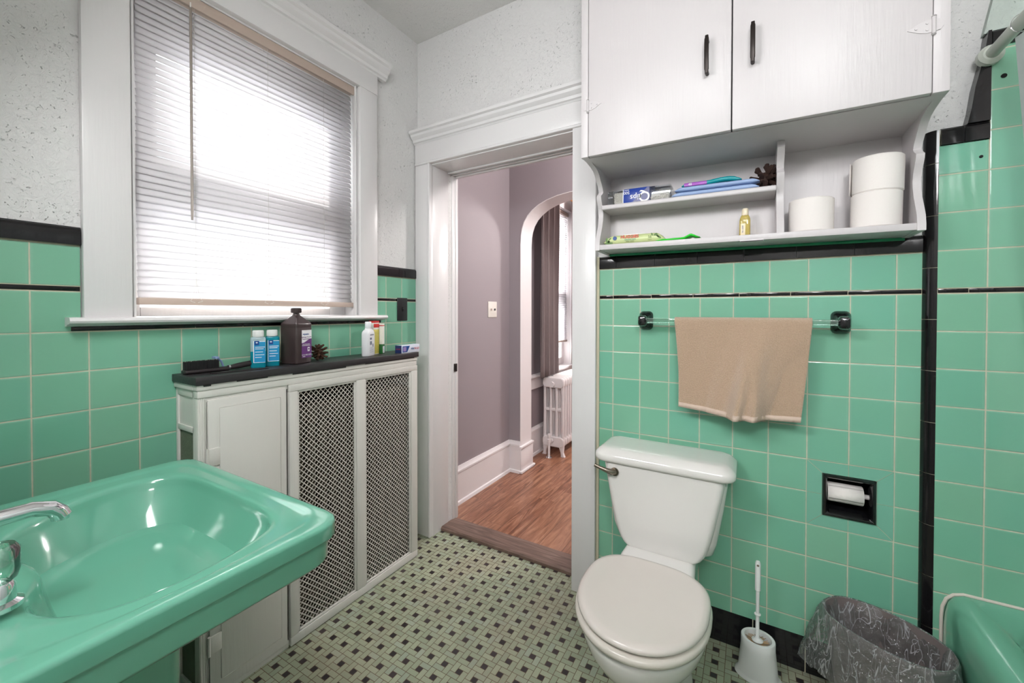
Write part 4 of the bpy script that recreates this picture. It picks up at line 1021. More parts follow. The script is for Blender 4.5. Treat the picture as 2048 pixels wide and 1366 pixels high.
scroll = [(.0, 1.457), (-.150, 1.457), (-.150, 1.475), (-.145, 1.500), (-.132, 1.525), (-.116, 1.555), (-.106, 1.585), (-.104, 1.605), (-.110, 1.625), (-.122, 1.645), (-.131, 1.660), (-.133, 1.672), (-.112, 1.684), (-.106, 1.692), (-.112, 1.705), (-.128, 1.720), (-.146, 1.735), (-.156, 1.745), (-.175, 1.756), (-.205, 1.763), (-.250, 1.768), (-.292, 1.7685), (0, 1.7685)]
for x0, x1 in ((1.055, 1.073), (1.968, 1.986)):
    b = MB(); b.prism(scroll, x0, x1, 'x'); tbuild(b, 'scroll_bracket', m_cab, sharp=32)
b = MB(); b.prism([(0, 1.479)]+[(y*.97, z) for y, z in scroll[2:16]]+[(-.150, 1.745), (-.14, 1.7685), (0, 1.7685)], 1.645, 1.665, 'x'); tbuild(b, 'divider', m_cab, sharp=32)
b = MB(); b.box(1.0725, 1.9685, -.147, .003, 1.459, 1.4785, .0015); tbuild(b, 'bottom_shelf', m_cab)
b = MB(); b.box(1.0725, 1.6455, -.127, .003, 1.6175, 1.6355, .005, 3); tbuild(b, 'upper_shelf', m_cab)
b = MB(); b.box(1.073, 1.968, -.004, .003, 1.478, 1.768); tbuild(b, 'back_panel', m_cab)
b = MB(); b.box(1.07, 1.975, -.012, .004, 1.4495, 1.4585, .001); tbuild(b, 'green_line', mat('bright_green_strip', srgb(20, 130, 86), .4))  # thin bright green strip along the cabinet underside
b = MB(); b.box(1.545, 1.610, -.155, -.142, 1.4535, 1.4580, .001); b.box(1.545, 1.610, -.155, -.152, 1.4535, 1.462, .001); tbuild(b, 'catch_plate', m_cab)

# ------------------------------------------------------------------ things in the cabinet
SB = 1.4787; SM = 1.6357
def szb(x): return SB-TH*(x-1.055)+.0002
def szm(x): return SM-TH*(x-1.055)+.0002
def tiltroot(r): r.rotation_euler = (0, TH, 0); return r
# swab box
qb = tiltroot(empty('cotton_swab_box', (1.212, -.060, szm(1.212)), 'clear and blue cotton swab box lying upside down at the left of the upper shelf', 'box'))
QL, QR, QF, QB, QH = -.122, .110, -.044, .045, .055
b = MB(); b.box(QL, QR, QF, QB, 0, QH, .002); b.build('clear_case', m_clearbox, qb, world=False)
m_qblue = mat('royal_blue_label', srgb(22, 58, 148), .3); m_qdark = mat('indigo_label', srgb(44, 50, 110), .3)
b = MB(); b.box(-.060, .036, QF-.0008, QB+.0006, .0008, QH+.0004, .0004); b.build('label_sleeve', m_qblue, qb, world=False)
b = MB(); b.box(-.063, -.060, QF-.0008, QF+.001, .001, QH, .0003); b.build('label_edge', m_lwhite, qb, world=False)
b = MB(); b.loft([[Vector((x_, y_, z_)) for x_, z_ in ((-.030, .001), (.0355, .001), (.0355, QH-.001), (.028, QH-.001))] for y_ in (QF-.0011, QF-.0007)]); b.build('label_shade', m_qdark, qb, world=False)
text('label_text', 'Q', .052, (.018, QF-.0016, .022), (-1, 0, 0), (0, 0, -1), m_lwhite, qb, local=True, bold=.01)
text('label_text', 'tips', .030, (-.014, QF-.0016, .022), (-1, 0, 0), (0, 0, -1), m_lwhite, qb, local=True)
text('label_text', '500', .015, (-.048, QF-.0016, .041), (-1, 0, 0), (0, 0, -1), m_lwhite, qb, local=True)
text('label_text', 'count', .008, (-.048, QF-.0016, .050), (-1, 0, 0), (0, 0, -1), m_lwhite, qb, local=True)
m_cotton = mat('cotton', srgb(226, 220, 210), .95)
b = MB(); random.seed(5)
def blob(mb, c, r):
    mb.lathe([(r*.5, -r*.9), (r, -r*.2), (r*.9, r*.5), (r*.35, r)], c, 6, 'y')
for i in range(9):
    for j in range(10):
        blob(b, (QL+.026+i*.0048+random.uniform(-.001, .001), QF+.006+random.uniform(0, .003), .004+j*.0046+random.uniform(-.001, .001)), .0024)
for i in range(13):
    for j in range(5 if i > 6 else 3):
        blob(b, (.041+i*.0050+random.uniform(-.001, .001), QF+.007+random.uniform(0, .004), .005+j*.0058+random.uniform(-.0015, .0015)), .0027)
o = b.build('swab_tips', m_cotton, qb, world=False); o['kind'] = 'stuff'
b = MB(); b.box(QL+.024, -.064, QF+.010, QB-.006, .002, .048); b.box(.040, .103, QF+.013, QB-.006, .002, .028); b.build('swab_bundle', mat('packed_swabs', srgb(216, 211, 202), .9, bump=.8, bscale=260), qb, world=False)
# flat wrapped packs
def pack(root, L, D, H, m, name='wrapper', crimpL=.02, crimpR=.02, up_=0.0, curve=None):
    mb = MB(); R = []
    K = 26
    for k in range(K+1):
        s_ = k/K; x = -L/2+L*s_; e = min(1, min(s_*L/crimpL, (1-s_)*L/crimpR)); e = max(0, e)**.6
        h = H*(.12+.88*e); d = D/2*(.92+.08*e); zc = h/2+(1-e)*H*.25
        if curve: zc += curve(s_)
        R.append([Vector((x+random.uniform(-.0004, .0004), d*math.copysign(abs(math.cos(a))**.5, math.cos(a)), zc+h/2*math.copysign(abs(math.sin(a))**.7, math.sin(a))+random.uniform(-.0003, .0003))) for a in [2*PI*i/20 for i in range(20)]])
    mb.loft(R); return mb.build(name, m, root, world=False, sharp=60)
m_pad = mat('pale_blue_film', srgb(150, 172, 210), .3, bump=.3, bscale=40); m_teal = mat('teal_film', srgb(14, 150, 158), .25, bump=.8, bscale=60, coat=.3)
lp = tiltroot(empty('wrapped_pad', (1.462, -.070, szm(1.462)), 'pale blue wrapped pad, lower of the two on the upper shelf', 'packet', 'pale blue wrapped pads'))
pack(lp, .270, .085, .019, m_pad)
up_ = tiltroot(empty('wrapped_pad', (1.468, -.068, szm(1.468)+.0195), 'pale blue wrapped pad, upper of the two on the upper shelf', 'packet', 'pale blue wrapped pads'))
pack(up_, .262, .083, .018, m_pad)
tw = tiltroot(empty('pad_packet', (1.452, -.060, szm(1.452)+.038), 'crumpled teal and purple packet on top of the pale blue pads', 'packet'))
pack(tw, .190, .060, .018, m_teal, curve=lambda s_: .012*max(0, s_-.45)*1.8*math.sin(min(1, (s_-.3)*1.6)*PI))
b = MB(); b.box(-.086, -.012, -.0315, -.0285, .002, .014, .001); b.build('purple_panel', mat('purple_film', srgb(160, 70, 180), .3), tw, world=False)
text('label_text', '48', .012, (-.066, -.0325, .008), (1, 0, 0), (0, 0, 1), m_lwhite, tw, local=True)
pc = pinecone('pinecone', (1.620, -.062, szm(1.62)), .045, .07, 'dark open pinecone at the right end of the upper shelf', m_cone2, -.9, .5, n=30)
# wipes
hg = tiltroot(empty('wipes_packet', (1.190, -.066, szb(1.19)), 'pale green baby wipes packet at the left of the bottom shelf', 'packet'))
m_wipe = mat('pale_green_film', srgb(196, 208, 150), .35, bump=.25, bscale=40); m_leaf = mat('leaf_green_print', srgb(96, 140, 52), .4, var=.6, bscale=120)
pack(hg, .225, .095, .040, m_wipe, crimpL=.03, crimpR=.03)
b = MB(); b.loft([[Vector((x, y, z)) for x, y in rrect(-.004, .004, .044, .026, .02, 6)] for z in (.038, .0425)]); b.build('lid', m_wplastic, hg, world=False)
FY = -.0487
text('label_text', 'HUGGIES', .0165, (-.012, FY, .0285), (1, 0, 0), (0, 0, 1), m_red, hg, local=True, bold=.025)
text('label_text', 'natural care', .009, (-.010, FY, .0185), (1, 0, 0), (0, 0, 1), mat('teal_print', srgb(80, 150, 140), .5), hg, local=True)
m_olive = mat('olive_green_print', srgb(96, 116, 60), .5)
text('label_text', 'baby wipes', .007, (-.010, FY, .0115), (1, 0, 0), (0, 0, 1), m_olive, hg, local=True)
text('label_text', '56', .013, (.062, FY, .0225), (1, 0, 0), (0, 0, 1), m_olive, hg, local=True)
text('label_text', 'wipes', .006, (.062, FY, .0125), (1, 0, 0), (0, 0, 1), m_olive, hg, local=True)
b = MB(); b.lathe([(.0075, -.001), (.0075, .001)], (-.068, FY, .026), 16, 'y'); b.build('blue_badge', m_ldark, hg, world=False)
b = MB()
for cx, cz, a, l in ((-.096, .012, .5, .022), (-.090, .020, 1.0, .020), (-.100, .022, 1.5, .018), (-.086, .008, .2, .02), (.088, .026, 2.2, .018), (.094, .020, 2.6, .018), (.070, .031, 1.9, .012), (.082, .030, .6, .014)):
    lf = [(l*math.cos(t_)*.5, l*.22*math.sin(t_)) for t_ in [2*PI*i/12 for i in range(12)]]
    yy = -.0475 if abs(cx) < .085 else -.0455
    b.loft([[Vector((cx+u*math.cos(a)-v*math.sin(a), y_, cz+u*math.sin(a)+v*math.cos(a))) for u, v in lf] for y_ in (yy-.0012, yy)])
b.build('leaf_print', m_leaf, hg, world=False)
gp = tiltroot(empty('green_packet', (1.348, -.100, szb(1.348)), 'flat bright green packet beside the baby wipes', 'packet'))
m_bg = mat('bright_green_film', srgb(20, 190, 30), .35, bump=.3, bscale=50)
pack(gp, .150, .055, .010, m_bg, crimpL=.03, crimpR=.02, curve=lambda s_: .006*max(0, s_-.3)+.010*max(0, 1-abs(s_-.8)/.15))
# oil bottle
ob = tiltroot(empty('oil_bottle', (1.556, -.066, szb(1.556)), 'small clear bottle of yellow baby oil on the bottom shelf', 'bottle'))
m_oil = mat('yellow_oil', srgb(226, 206, 120), .08, trans=.55, ior=1.4)
P_ = lambda s_: [(x*s_, y*s_) for x, y in rrect(0, 0, .0165, .0115, .008, 5)]
b = MB(); b.loft([ring(P_(s_), z) for z, s_ in ((0, .93), (.003, 1), (.058, 1), (.068, .92), (.075, .78), (.079, .62))]); b.build('body', m_oil, ob, world=False)
b = MB(); b.lathe([(.0098, .078), (.0104, .080), (.0098, .099), (.0075, .102)], n=20); b.build('cap', mat('cream_cap', srgb(236, 222, 196), .35), ob, world=False)
b = MB(); b.box(-.012, .002, -.0122, -.0114, .010, .050, .0003); b.build('label', mat('cream_label', srgb(238, 222, 190), .4), ob, world=False)
text('label_text', 'BABY OIL', .0060, (-.006, -.0128, .030), (0, 0, -1), (1, 0, 0), m_ldark, ob, local=True)
# toilet rolls
def roll(name, x, y, z, label, R=.0585, H=.104, loose=False):
    r = tiltroot(empty(name, (x, y, z), label, 'toilet roll', 'spare toilet rolls in the cabinet'))
    b = MB(); n = 48; prof = [(.021, H), (.022, H), (R-.003, H), (R, H-.003), (R, .003), (R-.003, 0), (.022, 0), (.021, 0)]
    R_ = [[Vector((q*math.cos(2*PI*i/n), q*math.sin(2*PI*i/n), h)) for i in range(n)] for q, h in prof]
    b.loft(R_, False, False); b.build('paper', m_paper, r, world=False)
    b = MB(); b.loft([[Vector((.0211*math.cos(2*PI*i/24), .0211*math.sin(2*PI*i/24), h)) for i in range(24)] for h in (0, H)], False, False); b.build('cardboard_core', mat('cardboard', srgb(168, 140, 108), .9), r, world=False)
    if loose:
        b = MB(); b.loft([[Vector((-R*math.cos(a)*(1+e), R*math.sin(a)*(1+e)+.002, h)) for a, e in ((.9, .001), (.6, .004), (.3, .02), (.1, .05), (-.05, .12))] for h in (H*.02, H*.5, H*.95)], False, False, closed=False); b.build('loose_sheet', m_paper, r, world=False, solid=.0005)
    return r
roll('toilet_roll', 1.737, -.082, szb(1.737), 'single toilet roll standing alone by the cabinet divider')
roll('toilet_roll', 1.893, -.082, szb(1.893), 'toilet roll at the bottom of the stacked pair')
roll('toilet_roll', 1.897, -.080, szb(1.893)+.1045, 'toilet roll on top of the stacked pair, with a loose sheet', loose=True)

# ------------------------------------------------------------------ towel bar and towel
tb = empty('towel_bar', (1.52, 0, 1.185), 'glass towel bar on black ceramic brackets, on the tile above the toilet', 'towel bar')
for bx in (1.218, 1.826):
    b = MB()
    def oc(hx, hz, y): return [Vector((bx+u, y, 1.185+v)) for u, v in rrect(0, 0, hx, hz, min(hx, hz)*.62, 5)]
    b.loft([oc(.026, .037, .0), oc(.026, .037, -.006), oc(.020, .030, -.016), oc(.0145, .020, -.026), oc(.0135, .018, -.05), oc(.0155, .021, -.056), oc(.0155, .021, -.078), oc(.012, .017, -.086), oc(.006, .009, -.089)])
    b.build('bracket', m_black_gloss, tb)
b = MB(); b.box(1.230, 1.814, -.078, -.060, 1.1755, 1.1945, .003); b.build('glass_rod', m_glassrod, tb)
m_towel = NT('tan_terry_cloth'); m_towel.pos()
h_ = m_towel.noise(m_towel.P, 270, 3, .75)
m_towel.set(Base_Color=m_towel.mix(m_towel.m('MULTIPLY', h_, 1.0), srgb(222, 192, 164), srgb(178, 146, 118)), Roughness=.95, Sheen_Weight=.5)
m_towel.bump(h_, 1.0, .006); m_towel = m_towel.mat
tl = empty('hand_towel', (1.53, -.07, 1.2), 'tan terry hand towel draped over the glass towel bar', 'towel')
def towel():
    mb = MB(); NU, NV = 90, 70; rows = []
    topz, yb, r = 1.1985, -.069, .0125
    Lf, Lb = .320, .24; tot = Lf+Lb+PI*r
    for j in range(NV+1):
        s_ = j/NV*tot; rw = []
        for i in range(NU+1):
            u = i/NU
            if s_ < Lf: depth = Lf-s_; side = 1; ang = None
            elif s_ < Lf+PI*r: depth = 0; ang = (s_-Lf)/r; side = 0
            else: depth = s_-Lf-PI*r; side = -1; ang = None
            f = depth/Lf
            xl = 1.335+.014*min(1, f)+.006*math.sin(f*3); xr = 1.745-.022*f-.006*f*f
            x = xl+(xr-xl)*u
            amp = f**1.2
            fold = 2.7*amp*(.014*math.exp(-((u-.50-.10*(1-f))/.055)**2)*-1 + .012*math.exp(-((u-.66+.02*f)/.06)**2)*-1 + .008*math.sin(u*7+1.2*f) + .005*math.exp(-((u-.86-.06*(f-.5))/.08)**2) + .007*math.exp(-((u-.12-.05*f)/.05)**2)) + .0012*math.sin(u*31+f*9)
            if ang is not None:
                y = yb-r*math.cos(ang); z = topz-r*1.0+r*math.sin(ang)
            elif side == 1:
                fold = min(fold, .007); y = yb-r+fold*1.2-.004*f; z = topz-r-depth*(1+.028*math.sin(PI*u)*1.0+.030*(u-.5))
            else:
                y = min(yb+r-fold*.3, -.012); z = topz-r-depth
            rw.append(Vector((x, min(y, -.010), z)))
        rows.append(rw)
    mb.loft(rows, False, False, closed=False); return mb
towel().build('cloth', m_towel, tl, sharp=80, solid=.004)
b = MB(); rows = []
for j in range(4):
    rw = []
    for i in range(91):
        u = i/90; f = 1.0-j*.055
        xl = 1.335+.014*min(1, f)+.006*math.sin(f*3); xr = 1.745-.022*f-.006*f*f; x = xl+(xr-xl)*u; amp = f**1.2
        fold = 2.7*amp*(.014*math.exp(-((u-.50-.10*(1-f))/.055)**2)*-1 + .012*math.exp(-((u-.66+.02*f)/.06)**2)*-1 + .008*math.sin(u*7+1.2*f) + .005*math.exp(-((u-.86-.06*(f-.5))/.08)**2) + .007*math.exp(-((u-.12-.05*f)/.05)**2)) + .0012*math.sin(u*31+f*9)
        depth = f*.32; fold = min(fold, .007)
        rw.append(Vector((x, -.069-.0125+fold*1.2-.004*f-.0026-.0006*math.sin(i*1.9), 1.186-depth*(1+.028*math.sin(PI*u)+.030*(u-.5)))))
    rows.append(rw)
b.loft(rows[:2], False, False, closed=False); b.build('hem', mat('tan_hem_band', srgb(206, 184, 168), .9, bump=.5, bscale=300), tl, sharp=80, solid=.001)

# ------------------------------------------------------------------ toilet
to = empty('toilet', (1.315, -.40, 0), 'white two-piece toilet with closed lid against the green tile wall', 'toilet')
TXC = 1.313
def tk(hw, yf, yb_, r=.03): return rrect(TXC, (yf+yb_)/2, hw, (yb_-yf)/2, r, 6)
b = MB(); b.loft([ring(tk(.110, -.165, -.03, .03), .382), ring(tk(.145, -.185, -.025, .04), .388), ring(tk(.162, -.196, -.022, .04), .402), ring(tk(.172, -.200, -.02, .035), .44), ring(tk(.192, -.203, -.02, .035), .56), ring(tk(.207, -.206, -.02, .035), .672)])
b.build('tank', m_toilet, to, sharp=45)
# raised front panel of the tank
front = []
for t_ in [i/14 for i in range(15)]:
    a = PI/2*t_; front.append((.196-.0*t_, 0))
def panel_w(z):
    t_ = max(0, min(1, (z-.375)/.295)); return .115+.088*(t_**.38) if t_ > 0 else .115
b = MB(); R = []
prof = []
zs = [.372, .374, .380, .390, .405, .425, .46, .50, .55, .60, .64, .671]
ws = [.085, .100, .118, .130, .140, .148, .158, .167, .177, .187, .194, .199]
for z, w_ in zip(zs, ws): R.append(ring([(TXC+u, v) for u, v in rrect(0, -.178-.0, w_, .046 if z > .378 else .040, .022, 5)], z))
b.loft(R); b.build('tank_front_panel', m_toilet, to, sharp=45)
b = MB(); LL = lambda ins, r=.045: rrect(1.309, -.125, .232-ins, .112-ins, r-ins*.5, 8)
b.loft([ring(LL(.010), .670), ring(LL(.003), .673), ring(LL(0), .680), ring(LL(.0), .692), ring(LL(.003), .699), ring(LL(.012), .708), ring(LL(.022), .7155), ring(LL(.034), .7185), ring(LL(.060), .7195)])
b.build('tank_lid', m_toilet, to, sharp=50)
b = MB(); b.lathe([(.015, -.232), (.015, -.228), (.010, -.222)], (1.158, 0, .640), 16, 'y')
b.tube([(1.158, -.224, .640), (1.150, -.242, .641), (1.130, -.250, .648), (1.108, -.254, .655), (1.092, -.257, .662)], [.011, .0105, .008, .0065, .0072], 12); b.build('flush_lever', m_nickel, to)
# bowl
def eg(cx, yf, yb_, w_, n=2.2, N=56):
    out = []; cy = yb_-(yb_-yf)*.44
    for i in range(N):
        a = 2*PI*i/N; c, s_ = math.cos(a), math.sin(a); rx = w_; ry = (cy-yf) if s_ < 0 else (yb_-cy)
        nn = 2.05 if s_ < 0 else 3.0
        out.append((cx+rx*math.copysign(abs(c)**(2/nn), c), cy+ry*math.copysign(abs(s_)**(2/nn), s_)))
    return out
BX = 1.313
b = MB(); b.loft([ring(eg(BX, -.575, -.15, .115), 0), ring(eg(BX, -.57, -.15, .112), .02), ring(eg(BX, -.55, -.16, .095), .05), ring(eg(BX, -.54, -.17, .085), .11), ring(eg(BX, -.57, -.19, .095), .16), ring(eg(BX, -.62, -.21, .120), .21), ring(eg(BX, -.668, -.235, .148), .26), ring(eg(BX, -.695, -.255, .166), .30), ring(eg(BX, -.705, -.27, .173), .335), ring(eg(BX, -.706, -.275, .174), .352), ring(eg(BX, -.695, -.28, .165), .360)])
b.build('bowl', m_toilet, to, sharp=60)
b = MB(); b.loft([[Vector((BX-.004+u, y, z0+v)) for u, v in rrect(0, 0, w_, h_, .02, 4)] for y, w_, h_, z0 in ((-.03, .115, .045, .338), (-.20, .115, .045, .338), (-.26, .120, .046, .334), (-.35, .125, .040, .318))]); b.build('rear_deck', m_toilet, to, sharp=40)
b = MB(); b.loft([ring(eg(BX, -.712, -.318, .176), .3625), ring(eg(BX, -.718, -.315, .180), .366), ring(eg(BX, -.720, -.314, .182), .375), ring(eg(BX, -.716, -.316, .179), .382), ring(eg(BX, -.705, -.32, .172), .385)]); b.build('seat', m_seat2, to, sharp=50)
b = MB(); b.loft([ring(eg(BX, -.690, -.335, .162), .386), ring(eg(BX, -.705, -.318, .174), .388), ring(eg(BX, -.711, -.312, .177), .393), ring(eg(BX, -.710, -.313, .176), .400), ring(eg(BX, -.702, -.319, .170), .4055), ring(eg(BX, -.688, -.332, .160), .4080), ring(eg(BX, -.680, -.338, .154), .4075), ring(eg(BX, -.60, -.39, .09), .4085)]); b.build('seat_lid', m_seat, to, sharp=60)
for sx in (-1, 1):
    b = MB(); b.lathe([(.013, .02), (.012, .03), (.006, .036)], (BX+sx*.112, -.36, 0), 12); b.build('floor_bolt_cap', m_toilet, to)
b = MB(); b.tube([(1.19, -.06, .40), (1.185, -.06, .33), (1.175, -.05, .24), (1.165, -.03, .19), (1.165, -.003, .185)], .006, 8); b.build('supply_hose', mat('dark_supply_hose', srgb(70, 56, 50), .5), to)

# ------------------------------------------------------------------ recessed roll holder
rh = empty('roll_holder', (1.85, 0, .617), 'black recessed toilet roll holder set in the green tile', 'toilet roll holder')
b = MB()
hx, hz = (NX1-NX0)/2-.0008, (NZ1-NZ0)/2-.0008; cx_, cz_ = (NX0+NX1)/2, (NZ0+NZ1)/2
def q4(ins, y, r=.002): return [Vector((cx_+u, y, cz_+v)) for u, v in rrect(0, 0, hx-ins, hz-ins, r, 4)]
b.loft([q4(0, .03), q4(0, -.004), q4(.002, -.007), q4(.008, -.007), q4(.012, -.002, .008), q4(.013, .08, .012), q4(.02, .092, .014)], False, True)
b.build('niche', m_black_gloss, rh)
b = MB(); b.lathe([(.0075, .0), (.0075, .114)], (cx_-.057, .030, cz_+.004), 14, 'x'); b.build('spindle', mat('pale_spindle', srgb(205, 200, 198), .4), rh)
pr2 = empty('toilet_roll', (1.84, .03, .62), 'part-used toilet roll on the spindle of the black recessed holder', 'toilet roll')
b = MB(); b.lathe([(.0085, .0), (.029, .0), (.0305, .002), (.0305, .090), (.029, .092), (.0085, .092)], (NX0+.016, .030, cz_+.004), 36, 'x'); b.build('paper', m_paper, pr2)
b = MB(); b.loft([[Vector((x, .030-.0308*math.cos(a), cz_+.004+.0308*math.sin(a))) for a in [(-.5+1.5*i/8) for i in range(9)]] for x in (NX0+.018, NX0+.106)], False, False, closed=False); b.build('outer_sheet', m_paper, pr2, solid=.0006)

# ------------------------------------------------------------------ toilet brush
bh = empty('brush_holder', (1.605, -.095, 0), 'white oval plastic toilet brush holder on the floor beside the toilet', 'brush holder')
e_ = lambda rx, ry, z, dx=0: ring(sup(1.605+dx, -.100, rx, ry, 2, 40), z)
b = MB(); b.loft([e_(.068, .048, .0005), e_(.068, .048, .004), e_(.062, .044, .010), e_(.058, .044, .014), e_(.050, .046, .10), e_(.0495, .0455, .128), e_(.048, .044, .130), e_(.040, .036, .130), e_(.039, .035, .126), e_(.039, .035, .10), e_(.030, .028, .02)], True, True); b.build('cup', m_wplastic, bh, sharp=50)
tbq = empty('toilet_brush', (1.603, -.100, .02), 'white toilet brush standing upright in its oval holder', 'toilet brush')
b = MB(); b.lathe([(.016, .118), (.017, .121), (.008, .127), (.006, .13), (.0055, .205), (.0095, .206), (.0095, .209), (.0055, .210), (.0055, .288)], (1.603, -.100, 0), 18); b.build('stem', m_wplastic, tbq)
b = MB(); b.lathe([(.0055, .286), (.0082, .289), (.0082, .378), (.006, .386), (.002, .388)], (1.603, -.100, 0), 18); b.build('grip', m_wplastic, tbq)
b = MB(); b.lathe([(.0035, -.0091), (.0035, -.0078)], (1.603, -.100, .375), 12, 'y'); b.build('hang_hole', mat('hang_hole_shadow', srgb(110, 96, 84), .8), tbq)
b = MB()
for k in range(90):
    a = 2*PI*k/90; R1 = .030+random.uniform(-.004, .004); z1 = .118+random.uniform(-.008, .002)
    b.tube([(1.603, -.100, .112), (1.603+R1*1.1*math.cos(a), -.100+R1*math.sin(a), z1)], .0009, 4)
o = b.build('bristles', mat('stained_bristles', srgb(190, 160, 120), .8, var=.5, bscale=120), tbq); o['kind'] = 'stuff'

# ------------------------------------------------------------------ bin and liner
BC = (1.915, -.132); BR = math.radians(-32)
bn = empty('waste_bin', (*BC, 0), 'grey plastic waste bin in the right corner between toilet wall and tub', 'bin')
m_bin = mat('grey_bin_plastic', srgb(116, 106, 104), .3, bump=.1, bscale=40)
be = lambda f, z, n=2.3: ring(sup(BC[0], BC[1], .146*f, .098*f, n, 56, BR), z)
b = MB(); b.loft([be(.70, .0), be(.72, .004), be(.86, .15), be(.985, .285), be(1.0, .287), be(1.0, .300), be(.975, .300), be(.96, .287), be(.84, .15), be(.69, .008)], True, True); b.build('bucket', m_bin, bn, sharp=50)
ln = empty('bin_liner', (*BC, .05), 'clear plastic bag lining the grey waste bin, folded over its rim', 'bag')
random.seed(11)
def liner():
    mb = MB(); N_ = 120; rows = []
    ph = [random.uniform(0, 6.28) for _ in range(12)]
    def wob(a, amp, f0): return amp*(math.sin(f0*a+ph[0])+.7*math.sin((f0*2+1)*a+ph[1])+.6*math.sin((f0*3+2)*a+ph[2])+.4*math.sin((f0*5)*a+ph[3]))
    spec = [(.74, .06, .03), (.80, .12, .035), (.86, .19, .03), (.90, .25, .018), (.965, .293, .004), (1.0, .3035, .0), (1.03, .299, .004), (1.055, .275, .02), (1.11, .235, .030), (1.17, .19, .035), (1.20, .15, .04), (1.18, .12, .045)]
    for k, (f, z, am) in enumerate(spec):
        rw = []
        for i in range(N_):
            a = 2*PI*i/N_; n = 2.3; c, s_ = math.cos(a), math.sin(a)
            rid = (1-abs(math.sin(a*6.5+k*.10+ph[5])))**3+.8*(1-abs(math.sin(a*4.5-k*.16+ph[6])))**4+.6*(1-abs(math.sin(a*10.5+k*.2+ph[7])))**3
            ff = f*(1+wob(a+k*.13, am*.25, 3)+am*1.6*(rid-.35)) if am else f
            if k > 6: ff += .22*max(0, math.cos(a-PI*1.0))**2*(k-6)/5 + .03*max(0, math.cos(a))
            ff = max(ff, 1.012) if k >= 6 else (min(ff, .955-.02*(4-k)) if k < 4 else ff)
            x = .146*ff*math.copysign(abs(c)**(2/n), c); y = .098*ff*math.copysign(abs(s_)**(2/n), s_)
            X_ = BC[0]+x*math.cos(BR)-y*math.sin(BR); Y_ = BC[1]+x*math.sin(BR)+y*math.cos(BR)
            zz_ = z+(wob(a*1.0+k, .006, 4) if am and k != 6 else 0)
            rw.append(Vector((min(X_, 2.052), min(Y_, -.006), zz_)))
        rows.append(rw)
    mb.loft(rows, False, False); return mb
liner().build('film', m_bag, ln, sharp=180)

# ------------------------------------------------------------------ tub
tu = empty('bathtub', (2.45, -.8, 0), 'green enamel bathtub along the right wall', 'bathtub')
TY0, TY1 = -1.62, YT-.003
b = MB()
cross = [(2.062, 0), (2.062, .30), (2.064, .345), (2.070, .372), (2.083, .392), (2.103, .402), (2.125, .402), (2.14, .398)]
def tr_o(ins, r):
    far = TY1-max(0, ins-.06); near = TY0+ins
    return rrect(2.455, (near+far)/2, .393-ins, (far-near)/2, min(r, .012) if ins < .06 else r, 8)
b.loft([ring(tr_o(0, .01), 0), ring(tr_o(0, .01), .31), ring(tr_o(.002, .012), .35), ring(tr_o(.008, .02), .376), ring(tr_o(.020, .03), .394), ring(tr_o(.038, .04), .401), ring(tr_o(.055, .05), .400), ring(tr_o(.085, .09), .394), ring(tr_o(.10, .12), .380), ring(tr_o(.115, .14), .34), ring(tr_o(.14, .17), .20), ring(tr_o(.18, .18), .12), ring(tr_o(.22, .16), .10)], True, True)
for v in b.bm.verts:     # the far end stays square against the wall, with a raised back ledge
    if v.co.y > TY1-.10 and v.co.z > .36:
        t_ = (v.co.y-(TY1-.10))/.10
        v.co.z += .006*t_
b.build('shell', m_tub, tu, sharp=50)
b = MB(); b.tube([(2.060, YT-.002, .0), (2.060, YT-.002, .33), (2.062, YT-.002, .36), (2.070, YT-.002, .386), (2.085, YT-.002, .402), (2.105, YT-.002, .409), (2.2, YT-.002, .409), (2.85, YT-.002, .409)], .0042, 8); b.build('caulk_bead', mat('white_caulk', srgb(216, 206, 196), .5), tu)
sr = empty('shower_rod', (2.135, -.05, 1.925), 'white shower curtain rod fixed to the green tile wall above the tub', 'curtain rod')
m_rodw = mat('off_white_rod', srgb(206, 210, 200), .35)
b = MB(); b.tube([(2.137, YT-.002, 1.926), (2.137, -.045, 1.926)], .026, 24); b.lathe([(.026, -.047), (.019, -.056)], (2.137, 0, 1.926), 24, 'y'); b.build('flange', m_rodw, sr)
b = MB(); b.tube([(2.137, -.05, 1.926), (2.137, -1.9, 1.926)], .0145, 20); b.build('pole', m_rodw, sr)
scu = empty('shower_curtain', (2.16, -.9, 1.9), 'translucent white shower curtain hanging at the right edge', 'shower curtain')
b = MB(); rows = []
for k in range(12):
    tz = k/11; z = .46+tz*1.45; rw = []
    for i in range(140):
        y = -.15-i/139*1.4
        rw.append(Vector((2.139+.010*math.sin(i*.42+.4*tz)+.10*(1-tz), y, z)))
    rows.append(rw)
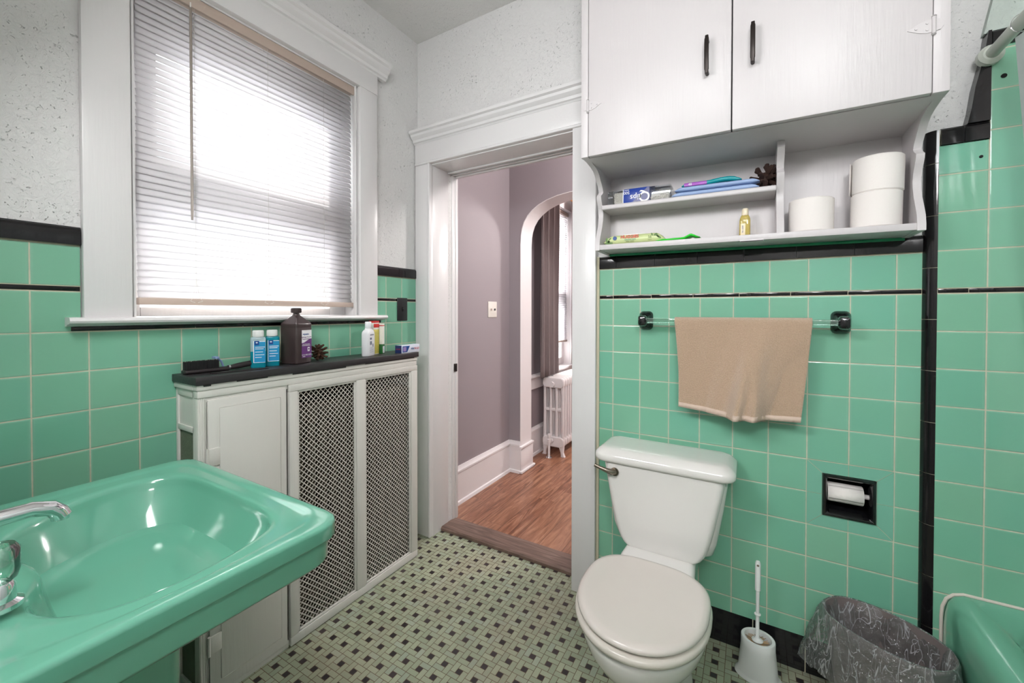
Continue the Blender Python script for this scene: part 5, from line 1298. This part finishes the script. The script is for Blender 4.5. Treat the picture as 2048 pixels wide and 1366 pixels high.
b.loft(rows, False, False, closed=False); b.build('sheet', m_shower, scu, sharp=180)
for k in range(10):
    b = MB(); yy = -.20-k*.145; R_ = .020
    b.tube([(2.137+R_*1.0*math.cos(a), yy, 1.922+R_*math.sin(a)*1.1) for a in [2*PI*i/16 for i in range(17)]], .0013, 6); b.build('hook', m_chrome, scu)

# ------------------------------------------------------------------ added fill lamps, none in view (behind the camera / overhead)
cf = empty('added_ceiling_fill', (1.9, -2.2, CEIL), 'added round frosted glass fill light, out of view on the ceiling', 'ceiling light')  # added fixture, put in for the fill light
m_glow = NT('added_lamp_glass'); m_glow.set(Base_Color=(.9, .88, .85), Emission_Color=(1, .93, .86), Emission_Strength=2.5); m_glow = m_glow.mat
b = MB(); b.lathe([(.09, -.002), (.10, -.02), (.09, -.03)], (1.9, -2.2, CEIL), 28); b.build('fitting', m_chrome, cf)
b = MB(); b.lathe([(.088, -.031), (.115, -.06), (.105, -.10), (.06, -.125), (.005, -.13)], (1.9, -2.2, CEIL), 28); b.build('shade', m_glow, cf)
lamp_light('ceiling_fill_light', (1.9, -2.15, CEIL-.62), .12, 17.5, (1, .985, .985))  # added fill, hangs free below the fixture
vl = empty('added_wall_fill', (.53, YB, 2.0), 'added four-bulb fill light, out of view on the wall over the sink', 'wall light')  # added fixture over the sink, put in for fill
b = MB(); b.box(.54, 1.0, YB, YB+.03, 1.95, 2.03, .004); b.build('back_plate', m_chrome, vl)
for k in range(4):
    b = MB(); b.lathe([(.012, .0), (.03, -.03), (.035, -.055), (.02, -.085), (.002, -.09)], (.60+k*.115, YB+.07, 2.0), 16); b.build('bulb', m_glow, vl)
area('wall_fill_light', (.80, YB+.10, 1.95), (1.35, 0, .45), .5, .16, 9, (1, .99, 1))  # added fill in front of the bulbs
lamp_light('hall_fill_light', (1.3, .62, 2.3), .1, 27, (1, .95, .93))  # added fill for the hall, no fitting
lamp_light('far_room_fill_light', (1.4, 2.6, 2.3), .15, 65, (1, .95, .93))  # added fill beyond the arch, no fitting
